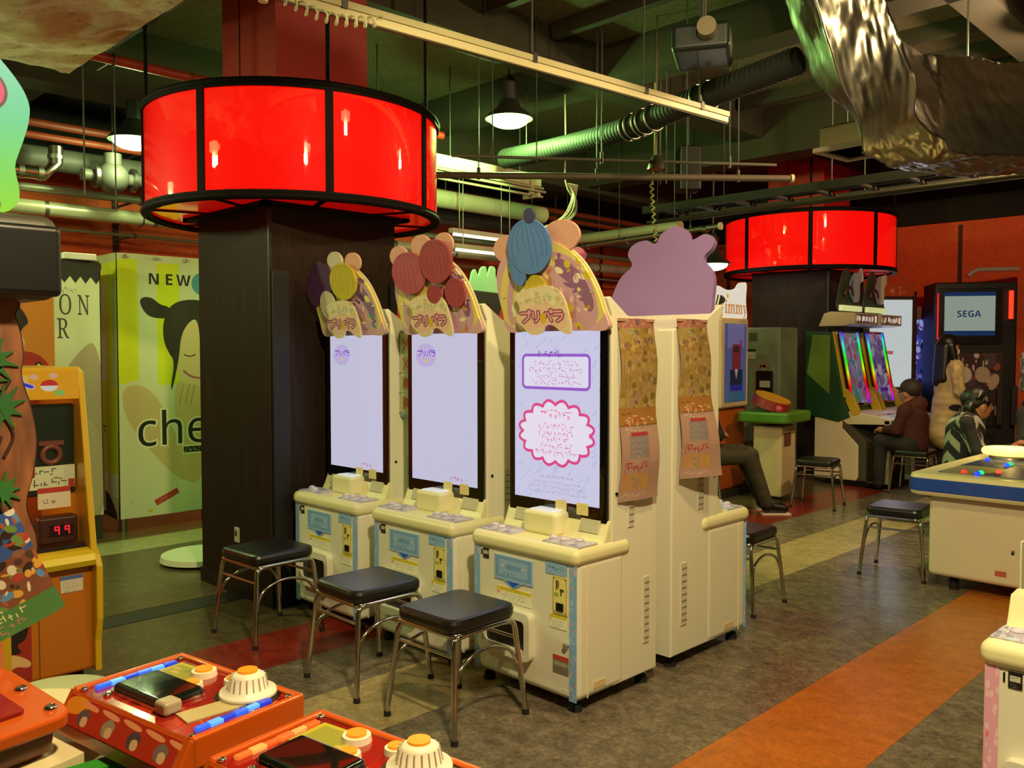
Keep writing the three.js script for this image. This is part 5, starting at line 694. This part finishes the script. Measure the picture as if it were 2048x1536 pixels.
// ---------------------------------------------------------------- far cabinets along the back wall
function cabinet(name, label, cat, at, turn, w, h, body, faces, lit) {
  const t = thing(name, label, cat, at, turn); part('body', rbox(w, h, 0.6, 0.02, 0, h / 2 + 0.04, -0.2), body, t); part('plinth', box(w * 0.9, 0.05, 0.5, 0, 0.025, -0.2), rubber, t);
  for (const [n, fw, fh, x, y, m] of faces) part(n, rbox(fw, fh, 0.03, 0.006, x, y, 0.112), m, t);
  if (lit) { const l = new THREE.RectAreaLight(lit[0], lit[1], lit[2], lit[3]); l.position.set(lit[4], lit[5], 0.14); l.rotation.y = Math.PI; l.name = 'screen_light'; t.add(l); }
  return t;
}
const flat = (c, k, base) => emit(c, k, base), darkBody = M(0x14100f, 0.5);
cabinet('screen_game_cabinet', 'tall orange topped cabinet with a glaring white screen', 'game machine', [11.75, 0, -4.62], -0.75, 0.72, 2.2, M(0x3a1c10, 0.5), [['lit_screen', 0.56, 1.15, 0, 1.55, glow(128, 256, (g, w, h) => { g.fillStyle = '#e4ecec'; g.fillRect(0, 0, w, h); g.fillStyle = '#c86a60'; g.fillRect(10, 150, 60, 10); }, 1.0)], ['orange_marquee', 0.6, 0.16, 0, 2.25, print(192, 48, (g, w, h) => { g.fillStyle = '#b0481c'; g.fillRect(0, 0, w, h); tinyText(g, 16, 10, 160, 1, 28, '#e0a070'); })], ['control_panel', 0.6, 0.16, 0, 0.85, black]], [0xeef6f6, 3, 0.56, 1.1, 0, 1.55]);
const shelfGlow = glow(128, 256, (g, w, h) => { g.fillStyle = '#343c8c'; g.fillRect(0, 0, w, h); blobs(g, w, h, 70, ['#6a78c8', '#a8b4f0', '#5a4ab0', '#c8d0f8', '#28286c', '#3a5ad0', '#1c1c50', '#7a4a98'], 4, 16); }, 0.9);
cabinet('claw_machine', 'claw machine glowing blue behind the long haired person', 'claw machine', [12.6, 0, -5.0], -1.2, 0.5, 1.9, M(0x3a2440, 0.5), [['glass_front', 0.42, 0.95, 0, 1.4, shelfGlow], ['prize_door', 0.3, 0.25, -0.1, 0.4, black], ['control_shelf', 0.48, 0.1, 0, 0.85, M(0x8c3c5c, 0.4)]], [0x7088ff, 0.6, 0.56, 0.95, 0, 1.4]);
cabinet('claw_machine', 'claw machine with a pink roof beside the cabinet reading SEGA', 'claw machine', [12.72, 0, -4.5], -1.3, 0.45, 2.0, M(0x5a2438, 0.5), [['glass_front', 0.38, 0.9, 0, 1.45, shelfGlow], ['roof_sign', 0.44, 0.18, 0, 1.98, M(0x8c3050, 0.4)], ['control_shelf', 0.44, 0.1, 0, 0.85, M(0x3a4a8c, 0.4)]], [0x8098ff, 0.6, 0.56, 0.9, 0, 1.45]);
{ const t = cabinet('arcade_cabinet', 'dark arcade cabinet with a pale screen reading SEGA and a red neon bar', 'arcade cabinet', [12.28, 0, -3.72], -1.0, 0.98, 2.3, darkBody, [['screen_surround', 0.74, 0.72, -0.06, 1.9, black], ['poster_panel', 0.7, 0.8, -0.02, 1.02, print(128, 128, (g, w, h) => { g.fillStyle = '#3a201c'; g.fillRect(0, 0, w, h); blobs(g, w, h, 40, ['#7a3c34', '#b8a090', '#4a3c44', '#9c4a3c', '#c8bcb0'], 5, 18); tinyText(g, 20, 8, 90, 1, 20, '#d8ccc0'); })]], [0xd0e4d8, 1.0, 0.56, 0.5, -0.08, 1.93]);
  part('lit_screen', box(0.6, 0.56, 0.01, -0.08, 1.93, 0.133), glow(256, 240, (g, w, h) => { g.fillStyle = '#b8c6b4'; g.fillRect(0, 0, w, h); g.fillStyle = '#1c3c6c'; g.fillRect(0, 0, w, 22); g.fillRect(0, 214, w, 26); g.fillStyle = '#2a4a74'; g.font = 'bold 50px sans-serif'; g.fillText('SEGA', 62, 138); }, 0.8), t);
  part('neon_bar', rod([0.4, 1.86, 0.15], [0.4, 2.22, 0.15], 0.028, 14), emit(0xff3018, 2.2, 0xff6040), t); part('side_tube', rod([-0.46, 1.6, 0.13], [-0.46, 2.2, 0.13], 0.01, 10), emit(0xff2038, 1.2), t); part('roof_bar', bent([[-0.1, 2.42, 0.1], [0.0, 2.5, 0.1], [0.5, 2.5, 0.1]], 0.05, 0.03, 10), M(0xa8988c, 0.4), t);
  for (let i = 0; i < 3; i++) part('seat_frame', rbox(0.07, 0.5, 0.06, 0.01, 0.1 + i * 0.17, 0.75, 0.2), M(0x2c2220, 0.5), t); }
cabinet('arcade_cabinet', 'dark arcade cabinet right of the red neon bar', 'arcade cabinet', [12.2, 0, -2.1], -1.2, 0.9, 2.2, darkBody, [['screen_surround', 0.7, 0.6, 0, 1.6, black], ['speaker_grille', 0.6, 0.18, 0, 2.05, rubber]]);
cabinet('claw_machine', 'dark brown prize cabinet against the far orange wall', 'claw machine', [10.9, 0, -7.7], 0.1, 0.9, 2.0, M(0x2a1a12, 0.5), [['glass_front', 0.7, 0.9, 0, 1.4, M(0x4a3a34, 0.1)], ['control_shelf', 0.8, 0.1, 0, 0.85, M(0x6a2c20, 0.4)]]);
// dark box cabinets with a mint scalloped board, behind the pink domed sign
{ const t = thing('tall_display_cabinet', 'dark brown cabinet topped by a mint scalloped board', 'cabinet', [5.75, 0, -6.1], 0.3); part('body', rbox(1.1, 1.96, 0.5, 0.02, 0, 1.02, -0.05), M(0x2a1c12, 0.6), t); part('plinth', box(1.0, 0.05, 0.4, 0, 0.025, -0.05), rubber, t);
  part('scalloped_board', ext(smooth([[-0.32, 2.0], [-0.32, 2.14], [-0.26, 2.2], [-0.2, 2.14], [-0.14, 2.22], [-0.06, 2.24], [-0.03, 2.15], [0.04, 2.25], [0.12, 2.24], [0.14, 2.15], [0.24, 2.16], [0.28, 2.08], [0.26, 2.0], [0, 1.99]]), 0.02).translate(-0.1, 0, 0.1), M(0x9ab69a, 0.5), t); part('door_panel', rbox(0.9, 1.5, 0.02, 0.01, 0, 1.05, 0.205), M(0x33241a, 0.5), t); }
// ---------------------------------------------------------------- people
// distance to tapered capsules and ellipsoids, joined smoothly and meshed
function sdf(prims, n = 72, k = 0.035) {
  const lo = V(9, 9, 9), hi = V(-9, -9, -9);
  for (const p of prims) for (const q of p.c ? [p.c] : [p.a, p.b]) { const r = p.c ? Math.max(...p.r) : Math.max(p.ra, p.rb); lo.min(V(q[0] - r, q[1] - r, q[2] - r)); hi.max(V(q[0] + r, q[1] + r, q[2] + r)); }
  lo.addScalar(-0.05); hi.addScalar(0.05);
  const mid = lo.clone().add(hi).multiplyScalar(0.5), half = hi.clone().sub(lo).multiplyScalar(0.5 * n / (n - 4)), mc = new MarchingCubes(n, new THREE.MeshStandardMaterial(), false, false, 90000);
  mc.isolation = 0; const f = mc.field;
  for (let z = 0; z < n; z++) for (let y = 0; y < n; y++) for (let x = 0; x < n; x++) {
    const px = mid.x + (x - n / 2) / (n / 2) * half.x, py = mid.y + (y - n / 2) / (n / 2) * half.y, pz = mid.z + (z - n / 2) / (n / 2) * half.z; let d = 1;
    for (const p of prims) {
      let e;
      if (p.c) { const ux = (px - p.c[0]) / p.r[0], uy = (py - p.c[1]) / p.r[1], uz = (pz - p.c[2]) / p.r[2]; e = (Math.hypot(ux, uy, uz) - 1) * Math.min(...p.r); }
      else { const bx = p.b[0] - p.a[0], by = p.b[1] - p.a[1], bz = p.b[2] - p.a[2], ax = px - p.a[0], ay = py - p.a[1], az = pz - p.a[2], h = Math.max(0, Math.min(1, (ax * bx + ay * by + az * bz) / (bx * bx + by * by + bz * bz + 1e-9))); e = Math.hypot(ax - bx * h, ay - by * h, az - bz * h) - (p.ra + (p.rb - p.ra) * h); }
      const w = Math.max(k - Math.abs(d - e), 0) / k; d = Math.min(d, e) - w * w * k * 0.25;
    }
    f[z * n * n + y * n + x] = -d;
  }
  mc.update(); const g = new THREE.BufferGeometry(); g.setAttribute('position', new THREE.BufferAttribute(mc.positionArray.slice(0, mc.count * 3), 3));
  g.scale(half.x, half.y, half.z).translate(mid.x, mid.y, mid.z); const m = mergeVertices(g, 1e-5); m.computeVertexNormals(); return m;
}
const cap = (a, b, ra, rb = ra) => ({ a, b, ra, rb }), ell = (c, r) => ({ c, r });
function hand(wr, dir, curl = 0.6) {   // palm, four fingers, a thumb
  const d = V(...dir).normalize(), s = V(0, 1, 0).cross(d).normalize(), u = d.clone().cross(s), P = (a, b, c) => V(...wr).addScaledVector(d, a).addScaledVector(s, b).addScaledVector(u, c).toArray(), l = [cap(P(0, 0, 0), P(0.07, 0, 0), 0.027, 0.032)];
  [[-0.026, 0.055], [-0.009, 0.068], [0.009, 0.064], [0.026, 0.048]].forEach(([b, len]) => { l.push(cap(P(0.075, b, 0), P(0.075 + len * 0.55, b, -len * 0.2 * curl), 0.0095, 0.009), cap(P(0.075 + len * 0.55, b, -len * 0.2 * curl), P(0.075 + len * 0.9, b, -len * 0.75 * curl), 0.009, 0.008)); });
  l.push(cap(P(0.03, -0.03, 0), P(0.06, -0.052, -0.015), 0.012, 0.0105), cap(P(0.06, -0.052, -0.015), P(0.085, -0.05, -0.03), 0.0105, 0.009)); return l;
}
const skinMat = M(0xb07a58, 0.55), hairMat = M(0x0f0b0a, 0.45), sole = M(0xc8c0b0, 0.6);
function head(h, look, parent, opt) {   // h: centre of the head, look: turn about y
  const put = (g) => g.rotateY(look).translate(...h);
  for (const s of [-1, 1]) part('eye', put(ball(0.011, s * 0.033, 0.005, 0.083, 10).scale(1, 0.8, 1)), M(0x1a1210, 0.2), parent);
  if (opt.mask) { part('face_mask', put(new THREE.SphereGeometry(0.078, 24, 14, 0, Math.PI, 0.9, 1.3).scale(1, 0.85, 1.12).translate(0, -0.048, 0.018)), M(0xd8d4cc, 0.7), parent); }
  else part('mouth', put(rbox(0.042, 0.008, 0.01, 0.003, 0, -0.065, 0.078)), M(0x7c3c34, 0.5), parent);
}
const headPrims = (h, look) => { const P = (x, y, z) => [h[0] + x * Math.cos(look) + z * Math.sin(look), h[1] + y, h[2] - x * Math.sin(look) + z * Math.cos(look)]; return [ell(P(0, 0.015, -0.008), [0.076, 0.105, 0.092]), ell(P(0, -0.055, 0.02), [0.055, 0.06, 0.062]), cap(P(0, 0.0, 0.085), P(0, -0.03, 0.1), 0.009, 0.014), ell(P(-0.078, -0.01, -0.01), [0.014, 0.028, 0.02]), ell(P(0.078, -0.01, -0.01), [0.014, 0.028, 0.02])]; };
function person(o) {
  const J = o.J, t = thing('person', o.label, 'person', o.at, o.turn, o.group), arms = [['l', -1], ['r', 1]];
  const skin = [...headPrims(J.head, o.look ?? 0), cap(J.neck, [J.head[0], J.head[1] - 0.05, J.head[2]], 0.046, 0.044), cap(J.chest, J.neck, 0.09, 0.06), cap(J.pelvis, J.chest, 0.11, 0.12)];
  for (const [k] of arms) { skin.push(cap(J.chest, J['sh' + k], 0.08, 0.05), cap(J['sh' + k], J['el' + k], 0.044, 0.034), cap(J['el' + k], J['wr' + k], 0.033, 0.023)); skin.push(cap(J.pelvis, J['hip' + k], 0.1, 0.08), cap(J['hip' + k], J['kn' + k], 0.075, 0.05), cap(J['kn' + k], J['an' + k], 0.048, 0.034), cap(J['an' + k], J['to' + k], 0.032, 0.026)); }
  const hands = arms.map(([k]) => sdf(hand(J['wr' + k], V(...J['wr' + k]).sub(V(...J['el' + k])).toArray(), 0.7), 44, 0.008));
  part('body', [sdf(skin, 80), ...hands], skinMat, t); head(J.head, o.look ?? 0, t, o);
  part('hair', sdf(o.hair(J), 60, 0.018), o.hairMat ?? hairMat, t);
  const top = []; for (const [k] of arms) top.push(cap(J.chest, J['sh' + k], 0.105, 0.072), cap(J['sh' + k], J['el' + k], 0.066, 0.056), cap(J['el' + k], J['wr' + k].map((v, i) => v * 0.86 + J['el' + k][i] * 0.14), 0.055, 0.042));
  top.push(cap(J.pelvis, J.chest, 0.135, 0.14), cap(J.chest, J.neck, 0.115, 0.075)); if (o.coat) top.push(...o.coat(J));
  part('jacket', sdf(top, 76), o.jacket, t);
  const legs = []; for (const [k] of arms) legs.push(cap(J.pelvis, J['hip' + k], 0.118, 0.1), cap(J['hip' + k], J['kn' + k], 0.098, 0.07), cap(J['kn' + k], J['an' + k], 0.07, 0.055)); if (o.skirt) legs.push(...o.skirt(J));
  part('trousers', sdf(legs, 76), o.trousers, t);
  for (const [k] of arms) { const a = J['an' + k], b = J['to' + k], s = part('shoe', sdf([cap([a[0], a[1] - 0.02, a[2]], b, 0.045, 0.036), cap([a[0], a[1] + 0.02, a[2]], [a[0], a[1] - 0.03, a[2]], 0.045, 0.045)], 36, 0.02), o.shoes ?? black, t); const d = V(b[0] - a[0], 0, b[2] - a[2]), L = d.length(); part('sole', rbox(0.085, 0.018, L + 0.1, 0.008).rotateY(Math.atan2(d.x, d.z)).translate((a[0] + b[0]) / 2, Math.min(a[1], b[1]) - 0.046, (a[2] + b[2]) / 2), o.sole ?? rubber, s); }
  return t;
}
const stand = (h, arm = {}) => { const q = h / 1.7; const J = { head: [0, 1.585, 0.02], neck: [0, 1.42, 0], chest: [0, 1.27, 0], pelvis: [0, 0.93, 0], shl: [-0.17, 1.36, 0], shr: [0.17, 1.36, 0], ell: [-0.22, 1.08, 0.02], elr: [0.22, 1.08, 0.02], wrl: [-0.16, 0.95, 0.22], wrr: [0.14, 0.96, 0.24], hipl: [-0.09, 0.88, 0], hipr: [0.09, 0.88, 0], knl: [-0.1, 0.48, 0.02], knr: [0.1, 0.48, 0.02], anl: [-0.1, 0.085, -0.02], anr: [0.1, 0.085, -0.02], tol: [-0.11, 0.05, 0.12], tor: [0.11, 0.05, 0.12], ...arm }; for (const k in J) J[k] = J[k].map((v) => v * q); return J; };
const sit = (h, seat, arm = {}) => { const q = h / 1.7, y = seat / q + 0.1; const J = { head: [0, y + 0.69, 0.1], neck: [0, y + 0.52, 0.06], chest: [0, y + 0.36, 0.03], pelvis: [0, y + 0.02, 0], shl: [-0.17, y + 0.45, 0.05], shr: [0.17, y + 0.45, 0.05], ell: [-0.21, y + 0.2, 0.14], elr: [0.21, y + 0.2, 0.14], wrl: [-0.13, y + 0.18, 0.36], wrr: [0.13, y + 0.18, 0.36], hipl: [-0.09, y, 0.02], hipr: [0.09, y, 0.02], knl: [-0.11, y + 0.02, 0.42], knr: [0.11, y + 0.02, 0.42], anl: [-0.11, 0.095, 0.44], anr: [0.11, 0.095, 0.44], tol: [-0.12, 0.05, 0.58], tor: [0.12, 0.05, 0.58], ...arm }; for (const k in J) J[k] = J[k].map((v) => v * q); return J; };
const bowl = (J, look = 0, extra = []) => [ell([J.head[0] - 0.02 * Math.sin(look), J.head[1] + 0.045, J.head[2] - 0.025 * Math.cos(look)], [0.1, 0.1, 0.108]), ...extra];
const fold = (rgb) => M(0xffffff, 0.85, { map: noiseTex(128, (x, y) => { const k = 0.85 + 0.3 * vn(x / 10, y / 5); return rgb.map((c) => Math.min(255, c * k)); }) });
// the long haired person in a cream coat, looking along the machines
{ const J = stand(1.6, { wrl: [-0.12, 0.98, 0.2], wrr: [0.1, 1.0, 0.22] });
  person({ at: [10.1, 0, -3.3], turn: 0.8, look: 0.35, J, mask: true, label: 'standing person in a cream coat with long black hair and a white mask', jacket: fold([206, 180, 128]), trousers: fold([38, 32, 34]), hair: (j) => bowl(j, 0, [cap([-0.085, j.head[1] + 0.02, -0.01], [-0.1, j.chest[1] - 0.02, 0.06], 0.035, 0.03), cap([0.085, j.head[1] + 0.02, -0.01], [0.1, j.chest[1], 0.07], 0.035, 0.03), cap([0, j.head[1], -0.07], [0, j.chest[1] - 0.08, -0.11], 0.075, 0.06), cap([-0.05, j.head[1], -0.06], [-0.07, j.chest[1] - 0.05, -0.09], 0.06, 0.05)]), coat: (j) => [cap([0, j.pelvis[1], 0], [0, 0.55, 0], 0.15, 0.19), cap([-0.06, j.pelvis[1], 0], [-0.08, 0.55, 0], 0.12, 0.14), cap([0.06, j.pelvis[1], 0], [0.08, 0.55, 0], 0.12, 0.14)] });
  const b = thing('shoulder_bag', 'dark bag held against the cream coat', 'bag', [10.29, 0.74, -3.07], 0.75); part('bag_body', rbox(0.34, 0.3, 0.14, 0.04, 0, 0.02, 0.06, 3), M(0x1c1716, 0.6), b); part('strap', tube([[-0.1, 0.1, 0.06], [-0.06, 0.18, 0.06], [0, 0.2, 0.06], [0.06, 0.18, 0.06], [0.1, 0.1, 0.06]], 0.01, 40, 8), M(0x1c1716, 0.6), b); }
// boy at the far side of the game table
person({ at: [7.3, 0, -2.28], turn: 0.25, look: 0.5, J: sit(1.5, 0.42, { elr: [0.22, 0.68, 0.2], wrr: [0.1, 0.8, 0.4], head: [0.03, 1.17, 0.13] }), label: 'seated boy in a black jacket with pale chevron sleeves, leaning at the game table', shoes: black, trousers: fold([28, 26, 28]), hair: (j) => bowl(j, 0.5, [...Array.from({ length: 12 }, (_, i) => { const a = i * 0.524 + 0.2, y = i % 3 * 0.03; return cap([0.06 * Math.cos(a) + j.head[0], j.head[1] + 0.06 + y * 0.5, j.head[2] + 0.06 * Math.sin(a)], [0.115 * Math.cos(a + 0.3) + j.head[0], j.head[1] + 0.0 + y, j.head[2] + (Math.sin(a) > 0.4 ? 0.06 : 0.115 * Math.sin(a + 0.3))], 0.032, 0.012); }), cap([-0.07, j.head[1] - 0.02, j.head[2] - 0.06], [-0.05, j.head[1] - 0.08, j.head[2] - 0.06], 0.04, 0.03)]),
  jacket: M(0xffffff, 0.8, { map: noiseTex(128, (x, y) => { const s = x > 96 && ((y + Math.abs(x - 112)) % 20) < 10; return s ? [150, 152, 140] : [20, 21, 24]; }) }) });
copyOf(st0, [7.3, 0, -2.28], 0.3, 'black padded stool under the boy in the black jacket');
// partly seen people at the right edge
person({ at: [8.2, 0, -1.9], turn: -1.2, look: 0, J: sit(1.55, 0.42, { wrl: [-0.1, 0.85, 0.36], wrr: [0.12, 0.84, 0.36] }), label: 'seated person in a dark top at the far end of the game table', jacket: fold([30, 28, 34]), trousers: fold([40, 36, 34]), hair: (j) => bowl(j) });
copyOf(st0, [8.2, 0, -1.9], 0.3, 'black padded stool under the seated person in the dark top');
person({ at: [10.2, 0, -2.42], turn: -0.6, look: 0, J: stand(1.72), label: 'standing person in a grey patterned jacket before the dark cabinets', trousers: fold([30, 28, 30]), hair: (j) => bowl(j), jacket: M(0xffffff, 0.85, { map: noiseTex(128, (x, y) => { const k = vn(x / 5, y / 5) > 0.5 ? 1 : 0.55; return [150 * k, 140 * k, 128 * k]; }) }) });
// person in olive trousers sitting at the drum game, mostly behind a white machine
person({ at: [6.66, 0, -4.3], turn: 0.85, look: 0, J: sit(1.68, 0.42, { hipl: [-0.1, 0.52, 0.0], wrl: [-0.1, 0.72, 0.2], wrr: [0.12, 0.72, 0.22], knl: [-0.14, 0.53, 0.46], anl: [-0.14, 0.095, 0.62], tol: [-0.15, 0.05, 0.78], knr: [0.12, 0.53, 0.46], anr: [0.1, 0.095, 0.66], tor: [0.1, 0.05, 0.82] }), label: 'seated person in olive trousers and black sneakers, hidden behind a white machine', jacket: fold([24, 24, 22]), trousers: fold([58, 54, 36]), shoes: black, sole, hair: (j) => bowl(j) });
copyOf(st0, [6.66, 0, -4.3], 0.3, 'black padded stool under the person in olive trousers');
copyOf(st0, [9.16, 0, -3.3], 0.1, 'black padded stool under the child in the maroon jacket');
// child in maroon by the rhythm machines
person({ at: [9.16, 0, -3.3], turn: 3.0, look: 0, J: sit(1.3, 0.42), label: 'seated child in a maroon jacket at the rhythm machines', jacket: fold([74, 30, 24]), trousers: fold([40, 34, 34]), hair: (j) => bowl(j), hairMat: M(0x2e2019, 0.7), coat: (j) => [ell([0, j.neck[1] + 0.02, j.neck[2] - 0.08], [0.1, 0.08, 0.08])] });
renderer.render(scene, camera);
